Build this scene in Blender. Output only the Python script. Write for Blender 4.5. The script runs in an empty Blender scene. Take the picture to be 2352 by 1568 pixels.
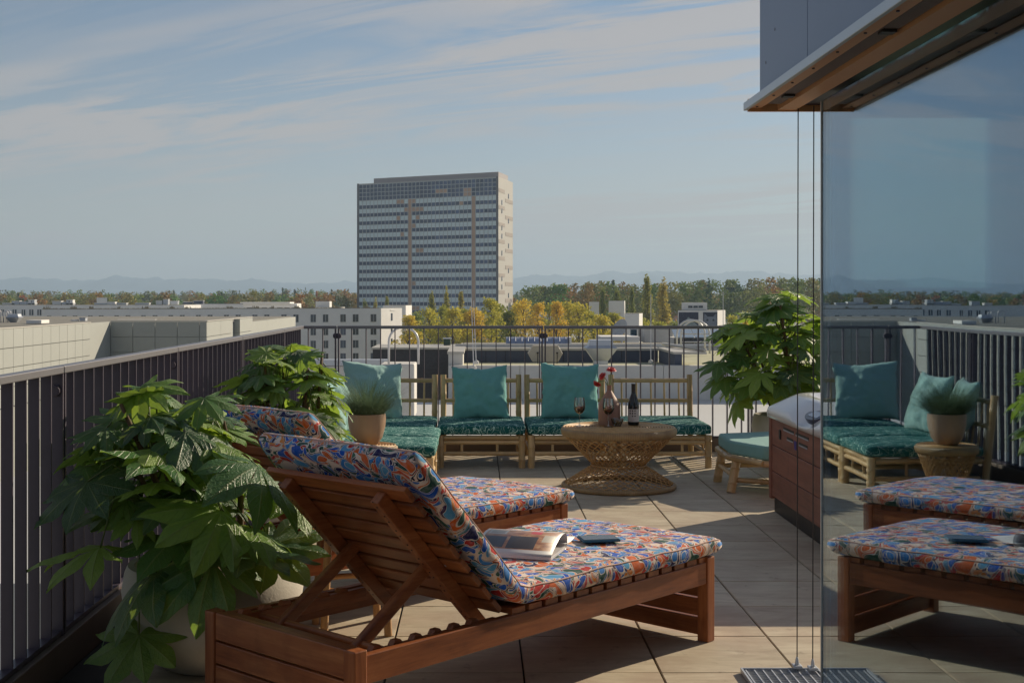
import bpy, bmesh, math, random
from mathutils import Vector, Matrix, Euler, noise as mnoise
R = math.radians
random.seed(7)
scene = bpy.context.scene
COL = scene.collection

# ------------------------------------------------------------------ camera, sky, sun, exposure
EYE = 1.37
cam_data = bpy.data.cameras.new('camera')
cam_data.sensor_width = 36.0
cam_data.lens = 45.0
cam_data.shift_x = 0.0336
cam_data.shift_y = -0.0438
cam_data.clip_start = 0.05
cam_data.clip_end = 30000
cam = bpy.data.objects.new('camera', cam_data)
COL.objects.link(cam)
cam.location = (0, 0, EYE)
cam.rotation_euler = (R(90), 0, 0)
scene.camera = cam

SUN_AZ = R(41.5)      # from +X towards +Y
SUN_EL = R(24)
world = bpy.data.worlds.new('World')
scene.world = world
world.use_nodes = True
wt = world.node_tree
for n in list(wt.nodes):
    wt.nodes.remove(n)


def nd(nt, t, **kw):
    n = nt.nodes.new(t)
    for k, v in kw.items():
        if k == 'inp':
            for kk, vv in v.items():
                n.inputs[kk].default_value = vv
        else:
            setattr(n, k, v)
    return n


def ma(nt, op, a, b=0.0, c=0.0, clamp=False):
    n = nt.nodes.new('ShaderNodeMath')
    n.operation = op
    n.use_clamp = clamp
    for i, x in enumerate((a, b, c)):
        if hasattr(x, 'node'):
            nt.links.new(x, n.inputs[i])
        else:
            n.inputs[i].default_value = x
    return n.outputs[0]


def mixc(nt, fac, a, b, mode='MIX'):
    n = nt.nodes.new('ShaderNodeMix')
    n.data_type = 'RGBA'
    n.blend_type = mode
    for sock, x in ((n.inputs[0], fac), (n.inputs[6], a), (n.inputs[7], b)):
        if hasattr(x, 'node'):
            nt.links.new(x, sock)
        elif isinstance(x, (int, float)):
            sock.default_value = x
        else:
            sock.default_value = (*x, 1.0) if len(x) == 3 else x
    return n.outputs[2]


def ramp(nt, fac, stops, interp='LINEAR'):
    n = nt.nodes.new('ShaderNodeValToRGB')
    n.color_ramp.interpolation = interp
    el = n.color_ramp.elements
    while len(el) > 1:
        el.remove(el[-1])
    el[0].position = stops[0][0]
    c = stops[0][1]
    el[0].color = (*c, 1) if not isinstance(c, (int, float)) else (c, c, c, 1)
    for p, c in stops[1:]:
        e = el.new(p)
        e.color = (*c, 1) if not isinstance(c, (int, float)) else (c, c, c, 1)
    nt.links.new(fac, n.inputs[0])
    return n.outputs[0]


def mapping(nt, vec, scale=(1, 1, 1), loc=(0, 0, 0), rot=(0, 0, 0)):
    n = nt.nodes.new('ShaderNodeMapping')
    n.inputs['Scale'].default_value = scale
    n.inputs['Location'].default_value = loc
    n.inputs['Rotation'].default_value = rot
    nt.links.new(vec, n.inputs['Vector'])
    return n.outputs[0]


def noise(nt, vec, scale, detail=3.0, rough=0.55, dist=0.0, out=0, dims='3D'):
    n = nt.nodes.new('ShaderNodeTexNoise')
    n.noise_dimensions = dims
    n.inputs['Scale'].default_value = scale
    n.inputs['Detail'].default_value = detail
    n.inputs['Roughness'].default_value = rough
    n.inputs['Distortion'].default_value = dist
    if vec is not None:
        nt.links.new(vec, n.inputs['Vector'])
    return n.outputs[out]


sky = nd(wt, 'ShaderNodeTexSky', sky_type='NISHITA', sun_disc=False)
sky.sun_elevation = SUN_EL
sky.sun_rotation = R(90) - SUN_AZ
sky.altitude = 500
sky.air_density = 1.0
sky.dust_density = 0.35
sky.ozone_density = 2.2
bg_sky = nd(wt, 'ShaderNodeBackground', inp={'Strength': 0.054})
wt.links.new(sky.outputs[0], bg_sky.inputs[0])
# thin cirrus: streaky noise on the sky direction, the same all round the sky
geo = nd(wt, 'ShaderNodeNewGeometry')
sep = nd(wt, 'ShaderNodeSeparateXYZ')
neg = nd(wt, 'ShaderNodeVectorMath', operation='SCALE')
neg.inputs['Scale'].default_value = -1.0
wt.links.new(geo.outputs['Incoming'], neg.inputs[0])
wt.links.new(neg.outputs[0], sep.inputs[0])
zz = ma(wt, 'ADD', ma(wt, 'MAXIMUM', sep.outputs[2], 0.0), 0.10)
comb = nd(wt, 'ShaderNodeCombineXYZ')
wt.links.new(ma(wt, 'DIVIDE', sep.outputs[0], zz), comb.inputs[0])
wt.links.new(ma(wt, 'DIVIDE', sep.outputs[1], zz), comb.inputs[1])
cr_ = mapping(wt, comb.outputs[0], (1, 1, 1), (0, 0, 0), (0, 0, R(28)))
cv = mapping(wt, cr_, (0.50, 2.3, 1.0), (3.1, 1.7, 0))
c1 = noise(wt, cv, 1.7, 8.0, 0.64, 0.9)
c2 = noise(wt, mapping(wt, cr_, (0.20, 0.62, 1), (7.3, 2.2, 0)), 1.3, 3.0, 0.5, 0.4)
cm = ma(wt, 'MULTIPLY', ramp(wt, c1, [(0.42, 0.0), (0.57, 1.0)]), ramp(wt, c2, [(0.40, 0.12), (0.56, 1.0)]))
# low haze layer of the sky: cloud cover thickens towards the horizon
hz = ramp(wt, sep.outputs[2], [(0.0, 0.66), (0.05, 0.50), (0.12, 0.24), (0.26, 0.0)])
mask = ma(wt, 'MINIMUM', ma(wt, 'ADD', ma(wt, 'MULTIPLY', cm, 0.95), hz), 0.86)
bg_cl = nd(wt, 'ShaderNodeBackground', inp={'Color': (0.352, 0.327, 0.318, 1), 'Strength': 1.0})
mixw = nd(wt, 'ShaderNodeMixShader')
wt.links.new(mask, mixw.inputs[0])
wt.links.new(bg_sky.outputs[0], mixw.inputs[1])
wt.links.new(bg_cl.outputs[0], mixw.inputs[2])
wo = nd(wt, 'ShaderNodeOutputWorld')
wt.links.new(mixw.outputs[0], wo.inputs[0])

sun_data = bpy.data.lights.new('sun', 'SUN')
sun_data.energy = 4.4
sun_data.angle = R(0.5)
sun_data.color = (1.0, 0.85, 0.64)
sun = bpy.data.objects.new('sun', sun_data)
COL.objects.link(sun)
sd = Vector((math.cos(SUN_AZ) * math.cos(SUN_EL), math.sin(SUN_AZ) * math.cos(SUN_EL), math.sin(SUN_EL)))
sun.rotation_euler = sd.to_track_quat('Z', 'Y').to_euler()
sun.location = (10, 10, 10)

scene.view_settings.view_transform = 'Standard'
scene.view_settings.look = 'None'
scene.view_settings.exposure = 0.44
scene.view_settings.gamma = 1.0
scene.view_settings.use_curve_mapping = False
scene.render.engine = 'CYCLES'
scene.cycles.use_denoising = True
scene.cycles.max_bounces = 7
scene.cycles.diffuse_bounces = 3
scene.cycles.glossy_bounces = 4
scene.cycles.transmission_bounces = 6
scene.cycles.volume_bounces = 0
scene.cycles.transparent_max_bounces = 12
scene.cycles.caustics_reflective = False
scene.cycles.caustics_refractive = False
scene.cycles.sample_clamp_indirect = 6.0


def P(x, y, Y):
    """a point of the place, from a sight line (measured on the 2352 px wide photo) and its distance"""
    return Vector(((x - 1097) * Y / 2940, Y, EYE - (y - 681) * Y / 2940))


# ------------------------------------------------------------------ mesh helpers
class MB:
    def __init__(s):
        s.v = []
        s.f = []
        s.uv = {}
        s.col = {}

    def add(s, vs, fs, M=None, col=None):
        o = len(s.v)
        s.v += [tuple(M @ Vector(p)) for p in vs] if M is not None else [tuple(p) for p in vs]
        for f in fs:
            if col is not None:
                s.col[len(s.f)] = col
            s.f.append(tuple(i + o for i in f))
        return o

    def bx(s, x0, x1, y0, y1, z0, z1, M=None, col=None):
        s.add([(x0, y0, z0), (x1, y0, z0), (x1, y1, z0), (x0, y1, z0), (x0, y0, z1), (x1, y0, z1), (x1, y1, z1), (x0, y1, z1)],
              [(0, 3, 2, 1), (4, 5, 6, 7), (0, 1, 5, 4), (1, 2, 6, 5), (2, 3, 7, 6), (3, 0, 4, 7)], M, col)
        return s

    def prism(s, poly, z0, z1, M=None):
        n = len(poly)
        vs = [(p[0], p[1], z0) for p in poly] + [(p[0], p[1], z1) for p in poly]
        fs = [tuple(range(n - 1, -1, -1)), tuple(range(n, 2 * n))]
        fs += [(i, (i + 1) % n, n + (i + 1) % n, n + i) for i in range(n)]
        s.add(vs, fs, M)
        return s

    def tube(s, pts, r, n=8, closed=False, M=None):
        pts = [Vector(p) for p in pts]
        m = len(pts)
        rs = r if isinstance(r, (list, tuple)) else [r] * m
        rings = []
        up = None
        for i, p in enumerate(pts):
            a = pts[(i - 1) % m] if (closed or i > 0) else p
            b = pts[(i + 1) % m] if (closed or i < m - 1) else p
            t = (b - a).normalized()
            if up is None:
                ref = Vector((0, 0, 1)) if abs(t.z) < 0.9 else Vector((1, 0, 0))
                e1 = t.cross(ref).normalized()
            else:
                e1 = (up - t * up.dot(t)).normalized()
            up = e1
            e2 = t.cross(e1)
            rings.append([p + (e1 * math.cos(2 * math.pi * k / n) + e2 * math.sin(2 * math.pi * k / n)) * rs[i] for k in range(n)])
        vs = [q for rg in rings for q in rg]
        fs = []
        for i in range(m if closed else m - 1):
            a, b = i * n, ((i + 1) % m) * n
            for k in range(n):
                fs.append((a + k, a + (k + 1) % n, b + (k + 1) % n, b + k))
        if not closed:
            fs.append(tuple(range(n - 1, -1, -1)))
            fs.append(tuple((m - 1) * n + k for k in range(n)))
        s.add(vs, fs, M)
        return s

    def lathe(s, prof, n=32, M=None, cap0=True, cap1=True):
        vs = []
        for r, z in prof:
            for k in range(n):
                a = 2 * math.pi * k / n
                vs.append((r * math.cos(a), r * math.sin(a), z))
        fs = []
        for i in range(len(prof) - 1):
            for k in range(n):
                fs.append((i * n + k, i * n + (k + 1) % n, (i + 1) * n + (k + 1) % n, (i + 1) * n + k))
        if cap0:
            fs.append(tuple(range(n - 1, -1, -1)))
        if cap1:
            fs.append(tuple((len(prof) - 1) * n + k for k in range(n)))
        s.add(vs, fs, M)
        return s

    def mesh(s, name, smooth=False):
        me = bpy.data.meshes.new(name)
        me.from_pydata(s.v, [], s.f)
        if s.col:
            ca = me.attributes.new('tint', 'FLOAT_COLOR', 'FACE')
            flat = []
            for i in range(len(s.f)):
                flat += [*s.col.get(i, (1, 1, 1)), 1.0]
            ca.data.foreach_set('color', flat)
        if smooth:
            me.polygons.foreach_set('use_smooth', [True] * len(me.polygons))
        me.update()
        return me

    def obj(s, name, mat, parent=None, smooth=False, bevel=0.0, seg=2, autosm=None):
        me = s.mesh(name, smooth or autosm is not None)
        if autosm is not None:
            me.set_sharp_from_angle(angle=R(autosm))
        return link(name, me, mat, parent, bevel, seg)


def link(name, me, mat, parent=None, bevel=0.0, seg=2):
    if mat is not None and (len(me.materials) == 0):
        me.materials.append(mat)
    o = bpy.data.objects.new(name, me)
    COL.objects.link(o)
    if parent is not None:
        o.parent = parent
    if bevel:
        b = o.modifiers.new('bevel', 'BEVEL')
        b.width = bevel
        b.segments = seg
        b.limit_method = 'ANGLE'
        b.angle_limit = R(40)
    return o


def tag(o, label=None, cat=None, group=None, kind=None):
    if label:
        o['label'] = label
    if cat:
        o['category'] = cat
    if group:
        o['group'] = group
    if kind:
        o['kind'] = kind
    return o


def thing(name, label, cat, loc=(0, 0, 0), rz=0.0, group=None):
    o = bpy.data.objects.new(name, None)
    COL.objects.link(o)
    o.empty_display_size = 0.1
    o.location = loc
    o.rotation_euler = (0, 0, rz)
    return tag(o, label, cat, group)


def copy_tree(o, parent=None):
    c = o.copy()
    COL.objects.link(c)
    c.parent = parent
    for ch in list(o.children):
        copy_tree(ch, c)
    return c


def place(me, name, mat, parent, M):
    """another piece that shares mesh data"""
    o = link(name, me, mat, parent)
    o.matrix_local = M
    return o


def T(x, y, z):
    return Matrix.Translation((x, y, z))


def RZ(a):
    return Matrix.Rotation(a, 4, 'Z')


def RY(a):
    return Matrix.Rotation(a, 4, 'Y')


def RX(a):
    return Matrix.Rotation(a, 4, 'X')


ORD = ['first', 'second', 'third', 'fourth', 'fifth', 'sixth', 'seventh', 'eighth', 'ninth', 'tenth', 'eleventh', 'twelfth',
       'thirteenth', 'fourteenth', 'fifteenth', 'sixteenth', 'seventeenth', 'eighteenth', 'nineteenth', 'twentieth']


# ------------------------------------------------------------------ materials
def newmat(name):
    m = bpy.data.materials.new(name)
    m.use_nodes = True
    nt = m.node_tree
    b = nt.nodes['Principled BSDF']
    return m, nt, b


def setc(nt, b, sock, v):
    if hasattr(v, 'node'):
        nt.links.new(v, b.inputs[sock])
    elif isinstance(v, (int, float)):
        b.inputs[sock].default_value = v
    else:
        b.inputs[sock].default_value = (*v, 1.0)


def bump(nt, b, h, strength=0.3, dist=0.01):
    n = nt.nodes.new('ShaderNodeBump')
    n.inputs['Strength'].default_value = strength
    n.inputs['Distance'].default_value = dist
    nt.links.new(h, n.inputs['Height'])
    nt.links.new(n.outputs[0], b.inputs['Normal'])


def coord(nt, which='Object'):
    return nt.nodes.new('ShaderNodeTexCoord').outputs[which]


def wpos(nt):
    return nt.nodes.new('ShaderNodeNewGeometry').outputs['Position']


def orand(nt):
    return nt.nodes.new('ShaderNodeObjectInfo').outputs['Random']


def simple(name, col, rough=0.6, metal=0.0, var=0.12, scale=6.0, bmp=0.0, bscale=60.0, world=False, spec=0.5, orv=0.0):
    m, nt, b = newmat(name)
    v = wpos(nt) if world else coord(nt)
    n = noise(nt, v, scale, 4.0, 0.6)
    f = ma(nt, 'MULTIPLY_ADD', n, 2 * var, 1 - var)
    if orv:
        f = ma(nt, 'MULTIPLY', f, ma(nt, 'MULTIPLY_ADD', orand(nt), 2 * orv, 1 - orv))
    cc = nd(nt, 'ShaderNodeCombineColor')
    for i in range(3):
        nt.links.new(f, cc.inputs[i])
    c = mixc(nt, 1.0, col, cc.outputs[0], 'MULTIPLY')
    nt.links.new(c, b.inputs['Base Color'])
    b.inputs['Roughness'].default_value = rough
    b.inputs['Metallic'].default_value = metal
    b.inputs['Specular IOR Level'].default_value = spec
    if bmp:
        bump(nt, b, noise(nt, v, bscale, 3.0), bmp, 0.004)
    return m


def wood(name, axis, c0, c1, c2, sc=1.0, rough=0.42, orv=0.22):
    m, nt, b = newmat(name)
    s = [16.0, 16.0, 16.0]
    s[axis] = 1.3
    v = mapping(nt, coord(nt), tuple(x * sc for x in s))
    off = nd(nt, 'ShaderNodeVectorMath', operation='ADD')
    cc = nd(nt, 'ShaderNodeCombineXYZ')
    rr = orand(nt)
    for i in range(3):
        nt.links.new(ma(nt, 'MULTIPLY', rr, 37.0 + 11 * i), cc.inputs[i])
    nt.links.new(v, off.inputs[0])
    nt.links.new(cc.outputs[0], off.inputs[1])
    n1 = noise(nt, off.outputs[0], 1.0, 5.0, 0.62, 0.6)
    n2 = noise(nt, off.outputs[0], 6.0, 4.0, 0.7, 0.2)
    g = ma(nt, 'MULTIPLY_ADD', n2, 0.35, ma(nt, 'MULTIPLY', n1, 0.75))
    c = ramp(nt, g, [(0.34, c0), (0.52, c1), (0.72, c2)])
    wx = noise(nt, coord(nt), 7.0, 4.0, 0.65)
    c = mixc(nt, ma(nt, 'MULTIPLY', ramp(nt, wx, [(0.52, 0.0), (0.72, 1.0)]), 0.35), c, tuple(x * 0.45 for x in c0))
    f = ma(nt, 'MULTIPLY_ADD', rr, 2 * orv, 1 - orv)
    c3 = nd(nt, 'ShaderNodeCombineColor')
    for i in range(3):
        nt.links.new(f, c3.inputs[i])
    c = mixc(nt, 1.0, c, c3.outputs[0], 'MULTIPLY')
    nt.links.new(c, b.inputs['Base Color'])
    nt.links.new(ma(nt, 'MULTIPLY_ADD', n2, 0.25, rough - 0.12), b.inputs['Roughness'])
    bump(nt, b, n2, 0.12, 0.002)
    return m


TEAK = [wood('teak_grain_%s' % 'xyz'[i], i, (0.135, 0.034, 0.011), (0.28, 0.083, 0.025), (0.42, 0.155, 0.052)) for i in range(3)]
BAM_COL = ((0.32, 0.19, 0.08), (0.56, 0.38, 0.18), (0.70, 0.50, 0.27))
BAMB = wood('bamboo', 2, *BAM_COL, sc=0.7, rough=0.38, orv=0.15)
RATT = wood('rattan', 2, (0.28, 0.14, 0.045), (0.52, 0.30, 0.11), (0.66, 0.43, 0.19), sc=2.0, rough=0.5)
OAK = wood('pale_wood', 2, (0.26, 0.13, 0.05), (0.42, 0.23, 0.10), (0.5, 0.3, 0.14), sc=0.8, rough=0.4)


def print_material():
    """watercolour floral print: rounded petals in several sizes, pale and ink outlines"""
    m, nt, b = newmat('floral_print_cotton')
    uv = nt.nodes.new('ShaderNodeUVMap')
    uv.uv_map = 'UVMap'
    u0 = uv.outputs[0]
    dn = nt.nodes.new('ShaderNodeTexNoise')
    dn.inputs['Scale'].default_value = 9.0
    dn.inputs['Detail'].default_value = 1.5
    nt.links.new(u0, dn.inputs['Vector'])
    sub = nd(nt, 'ShaderNodeVectorMath', operation='SUBTRACT')
    nt.links.new(dn.outputs[1], sub.inputs[0])
    sub.inputs[1].default_value = (0.5, 0.5, 0.5)
    scl = nd(nt, 'ShaderNodeVectorMath', operation='SCALE')
    scl.inputs['Scale'].default_value = 0.17
    nt.links.new(sub.outputs[0], scl.inputs[0])
    add = nd(nt, 'ShaderNodeVectorMath', operation='ADD')
    nt.links.new(u0, add.inputs[0])
    nt.links.new(scl.outputs[0], add.inputs[1])
    p = add.outputs[0]
    wc = noise(nt, u0, 45.0, 4.0, 0.65)
    pal_a = [(0.0, (0.012, 0.10, 0.52)), (0.25, (0.64, 0.13, 0.03)), (0.40, (0.04, 0.22, 0.60)), (0.54, (0.018, 0.085, 0.065)),
             (0.68, (0.50, 0.030, 0.028)), (0.80, (0.020, 0.020, 0.10)), (0.90, (0.10, 0.35, 0.62))]
    pal_b = [(0.0, (0.58, 0.04, 0.03)), (0.20, (0.72, 0.26, 0.05)), (0.42, (0.03, 0.16, 0.55)), (0.60, (0.70, 0.20, 0.06)),
             (0.75, (0.02, 0.11, 0.09)), (0.88, (0.06, 0.02, 0.09))]
    base = mixc(nt, noise(nt, u0, 12.0, 2.0), (0.76, 0.58, 0.50), (0.84, 0.70, 0.61))

    def vor(vec, scale, rand=0.95):
        v = nt.nodes.new('ShaderNodeTexVoronoi')
        v.voronoi_dimensions = '2D'
        v.inputs['Scale'].default_value = scale
        v.inputs['Randomness'].default_value = rand
        nt.links.new(vec, v.inputs['Vector'])
        return v

    col = base
    pal_c = [(0.0, (0.66, 0.10, 0.04)), (0.25, (0.76, 0.28, 0.08)), (0.45, (0.52, 0.03, 0.04)), (0.55, (0.76, 0.42, 0.36)), (0.75, (0.10, 0.25, 0.55)), (0.9, (0.05, 0.18, 0.13))]
    for (sc, rmin, rvar, pal, rot, stretch, ow) in ((27.0, 0.24, 0.20, pal_c, 2.6, (0.5, 1.25, 1), 0.04), (36.0, 0.22, 0.17, pal_b, 0.6, (0.75, 1.3, 1), 0.04),
                                                    (21.0, 0.24, 0.19, pal_a, 1.9, (1.0, 0.62, 1), 0.034),
                                                    (13.5, 0.22, 0.18, pal_a, 0.35, (0.72, 1.05, 1), 0.027)):
        mp = mapping(nt, p, stretch, (1.7 * rot, 0.3 * sc, 0), (0, 0, rot))
        v = vor(mp, sc)
        sc3 = nd(nt, 'ShaderNodeSeparateColor')
        nt.links.new(v.outputs['Color'], sc3.inputs[0])
        d = v.outputs['Distance']
        r = ma(nt, 'MULTIPLY_ADD', sc3.outputs[1], rvar, rmin)
        keep = ma(nt, 'GREATER_THAN', sc3.outputs[2], 0.16)
        e = ma(nt, 'SUBTRACT', d, r)
        ink = ma(nt, 'MULTIPLY', ma(nt, 'LESS_THAN', e, ow * 2.3), keep)
        ink = ma(nt, 'MULTIPLY', ink, ma(nt, 'GREATER_THAN', noise(nt, u0, 22.0, 1.0), 0.47))
        pale = ma(nt, 'MULTIPLY', ma(nt, 'LESS_THAN', e, ow * 1.25), keep)
        fill = ma(nt, 'MULTIPLY', ma(nt, 'LESS_THAN', e, 0.0), keep)
        col = mixc(nt, ink, col, (0.012, 0.018, 0.055))
        col = mixc(nt, pale, col, (0.74, 0.68, 0.62))
        c = ramp(nt, sc3.outputs[0], pal, 'CONSTANT')
        # petal within the petal
        v2 = vor(mapping(nt, mp, (1, 1, 1), (0.010, 0.007, 0)), sc)
        e2 = ma(nt, 'SUBTRACT', v2.outputs['Distance'], ma(nt, 'MULTIPLY', r, 0.60))
        inner_c = ramp(nt, ma(nt, 'FRACT', ma(nt, 'MULTIPLY_ADD', sc3.outputs[0], 3.7, 0.31)), pal_a, 'CONSTANT')
        on = ma(nt, 'GREATER_THAN', sc3.outputs[1], 0.35)
        c = mixc(nt, ma(nt, 'MULTIPLY', ma(nt, 'LESS_THAN', e2, 0.045), on), c, (0.68, 0.64, 0.60))
        c = mixc(nt, ma(nt, 'MULTIPLY', ma(nt, 'LESS_THAN', e2, 0.0), on), c, inner_c)
        c = mixc(nt, ma(nt, 'MULTIPLY', ramp(nt, wc, [(0.45, 0.0), (0.75, 1.0)]), 0.28), c, (0.62, 0.60, 0.62))
        col = mixc(nt, fill, col, c)
    nt.links.new(col, b.inputs['Base Color'])
    b.inputs['Roughness'].default_value = 0.85
    b.inputs['Specular IOR Level'].default_value = 0.2
    bump(nt, b, noise(nt, u0, 7.0, 3.0), 0.35, 0.02)
    return m


PRINT = print_material()


def line_cloth():
    """dark teal cloth covered in pale looping line drawing"""
    m, nt, b = newmat('teal_line_drawing_cloth')
    v = coord(nt)
    ln = None
    for sc, w, off in ((11.0, 0.0105, 0.0), (15.0, 0.012, 3.0), (20.0, 0.013, 8.0)):
        n = noise(nt, mapping(nt, v, (1, 1, 1), (off, off * 0.7, 0)), sc, 0.0, 0.5, 0.9)
        l = ma(nt, 'LESS_THAN', ma(nt, 'ABSOLUTE', ma(nt, 'SUBTRACT', n, 0.5)), w)
        n3 = ma(nt, 'GREATER_THAN', noise(nt, mapping(nt, v, (1, 1, 1), (off + 5, 1, 2)), 9.0, 1.0), 0.42)
        l = ma(nt, 'MULTIPLY', l, n3)
        ln = l if ln is None else ma(nt, 'MAXIMUM', ln, l)
    base = mixc(nt, noise(nt, v, 90.0, 2.0), (0.012, 0.095, 0.090), (0.024, 0.15, 0.14))
    c = mixc(nt, ln, base, (0.42, 0.64, 0.58))
    nt.links.new(c, b.inputs['Base Color'])
    b.inputs['Roughness'].default_value = 0.9
    b.inputs['Specular IOR Level'].default_value = 0.15
    bump(nt, b, noise(nt, v, 400.0, 2.0), 0.2, 0.002)
    return m


LINECLOTH = line_cloth()


def woven(name, c0, c1, sc=260.0):
    m, nt, b = newmat(name)
    v = coord(nt)
    n = noise(nt, mapping(nt, v, (1, 1, 5)), sc / 4, 3.0)
    n2 = noise(nt, v, 14.0, 3.0)
    c = mixc(nt, ma(nt, 'MULTIPLY_ADD', n2, 0.4, ma(nt, 'MULTIPLY', n, 0.6)), c0, c1)
    nt.links.new(c, b.inputs['Base Color'])
    b.inputs['Roughness'].default_value = 0.92
    b.inputs['Specular IOR Level'].default_value = 0.15
    b.inputs['Sheen Weight'].default_value = 0.15
    bump(nt, b, ma(nt, 'ADD', n, ma(nt, 'MULTIPLY', noise(nt, v, 22.0, 2.0), 2.0)), 0.35, 0.006)
    return m


TEAL = woven('teal_linen', (0.125, 0.36, 0.34), (0.20, 0.47, 0.44))
MINT = woven('mint_linen', (0.25, 0.45, 0.42), (0.36, 0.56, 0.52))
STOOLCLOTH = woven('sage_linen', (0.15, 0.33, 0.31), (0.24, 0.44, 0.41))


def tile_material():
    m, nt, b = newmat('terrace_stoneware')
    p = wpos(nt)
    rr = orand(nt)
    cc = nd(nt, 'ShaderNodeCombineXYZ')
    nt.links.new(ma(nt, 'MULTIPLY', rr, 53.0), cc.inputs[0])
    nt.links.new(ma(nt, 'MULTIPLY', rr, 17.0), cc.inputs[1])
    off = nd(nt, 'ShaderNodeVectorMath', operation='ADD')
    nt.links.new(p, off.inputs[0])
    nt.links.new(cc.outputs[0], off.inputs[1])
    o = off.outputs[0]
    g = noise(nt, mapping(nt, o, (2.6, 11.0, 1.0)), 1.0, 6.0, 0.66, 0.9)
    g2 = noise(nt, mapping(nt, o, (9.0, 46.0, 1.0)), 1.0, 4.0, 0.7)
    blot = noise(nt, o, 3.4, 4.0, 0.6, 0.6)
    c = ramp(nt, ma(nt, 'MULTIPLY_ADD', g2, 0.3, ma(nt, 'MULTIPLY', g, 0.75)),
             [(0.30, (0.36, 0.295, 0.21)), (0.50, (0.52, 0.445, 0.325)), (0.72, (0.64, 0.56, 0.425))])
    c = mixc(nt, ma(nt, 'MULTIPLY', ramp(nt, blot, [(0.42, 0.0), (0.66, 1.0)]), 0.55), c, (0.40, 0.295, 0.215))
    st = noise(nt, o, 11.0, 5.0, 0.7)
    c = mixc(nt, ma(nt, 'MULTIPLY', ramp(nt, st, [(0.60, 0.0), (0.72, 1.0)]), 0.62), c, (0.19, 0.135, 0.095))
    f = ma(nt, 'MULTIPLY_ADD', rr, 0.16, 0.92)
    c3 = nd(nt, 'ShaderNodeCombineColor')
    for i in range(3):
        nt.links.new(f, c3.inputs[i])
    c = mixc(nt, 1.0, c, c3.outputs[0], 'MULTIPLY')
    nt.links.new(c, b.inputs['Base Color'])
    nt.links.new(ma(nt, 'MULTIPLY_ADD', g2, 0.25, 0.48), b.inputs['Roughness'])
    b.inputs['Specular IOR Level'].default_value = 0.4
    bump(nt, b, ma(nt, 'ADD', g2, g), 0.25, 0.0022)
    return m


TILE = tile_material()
JOINT = simple('black_joint', (0.012, 0.011, 0.011), 0.7, world=True)
RAILM = simple('anthracite_powder_coat', (0.082, 0.068, 0.092), 0.40, 0.1, 0.10, 30, 0.05, 300)
CAPM = simple('rail_cap_metal', (0.20, 0.19, 0.205), 0.36, 0.3, 0.10, 20)
CURB = simple('brown_kerb_sheet', (0.17, 0.125, 0.10), 0.55, 0.1, 0.3, 5)


def leaf_material(name, dark, mid, lite, spec=0.5):
    m, nt, b = newmat(name)
    uv = nt.nodes.new('ShaderNodeUVMap')
    uv.uv_map = 'UVMap'
    s = nd(nt, 'ShaderNodeSeparateXYZ')
    nt.links.new(uv.outputs[0], s.inputs[0])
    au = ma(nt, 'ABSOLUTE', ma(nt, 'SUBTRACT', s.outputs[0], 0.5))       # 0 at midrib, .5 at the margin
    t = s.outputs[1]
    mid_v = ramp(nt, au, [(0.012, 1.0), (0.045, 0.0)])
    ph = ma(nt, 'FRACT', ma(nt, 'SUBTRACT', ma(nt, 'MULTIPLY', t, 8.5), ma(nt, 'MULTIPLY', au, 3.4)))
    dv = ma(nt, 'ABSOLUTE', ma(nt, 'SUBTRACT', ph, 0.5))
    side_v = ramp(nt, dv, [(0.0, 1.0), (0.09, 0.0)])
    rr = orand(nt)
    v = coord(nt)
    n = noise(nt, v, 16.0, 3.0)
    c = ramp(nt, ma(nt, 'MULTIPLY_ADD', n, 0.35, ma(nt, 'MULTIPLY', rr, 0.72)), [(0.18, dark), (0.52, mid), (0.90, lite)])
    c = mixc(nt, ma(nt, 'MULTIPLY', side_v, 0.22), c, (0.22, 0.30, 0.10))
    c = mixc(nt, ma(nt, 'MULTIPLY', mid_v, 0.62), c, (0.30, 0.36, 0.13))
    brown = ma(nt, 'MULTIPLY', ramp(nt, au, [(0.40, 0.0), (0.5, 1.0)]), ramp(nt, noise(nt, v, 9.0, 2.0), [(0.56, 0.0), (0.66, 1.0)]))
    c = mixc(nt, ma(nt, 'MULTIPLY', brown, 0.55), c, (0.26, 0.22, 0.06))
    nt.links.new(c, b.inputs['Base Color'])
    b.inputs['Roughness'].default_value = 0.40
    b.inputs['Specular IOR Level'].default_value = 0.8
    h = ma(nt, 'ADD', ma(nt, 'MULTIPLY', side_v, -0.7), ma(nt, 'ADD', ma(nt, 'MULTIPLY', mid_v, -0.8), ma(nt, 'MULTIPLY', noise(nt, v, 26.0, 3.0), 1.3)))
    bump(nt, b, h, 0.55, 0.008)
    tr = nd(nt, 'ShaderNodeBsdfTranslucent')
    tc = mixc(nt, 0.5, c, (0.42, 0.55, 0.04))
    nt.links.new(tc, tr.inputs[0])
    mx = nd(nt, 'ShaderNodeMixShader', inp={0: 0.46})
    nt.links.new(b.outputs[0], mx.inputs[1])
    nt.links.new(tr.outputs[0], mx.inputs[2])
    nt.links.new(mx.outputs[0], nt.nodes['Material Output'].inputs[0])
    return m


FATSIA = leaf_material('fatsia_leaf', (0.034, 0.10, 0.052), (0.095, 0.24, 0.055), (0.30, 0.45, 0.07))
STEM = simple('green_stem', (0.10, 0.14, 0.035), 0.5)
BARKY = simple('woody_stem', (0.12, 0.075, 0.04), 0.8, bmp=0.4)
SOIL = simple('potting_soil', (0.035, 0.022, 0.015), 0.95, var=0.4, scale=30, bmp=0.8)


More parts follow.
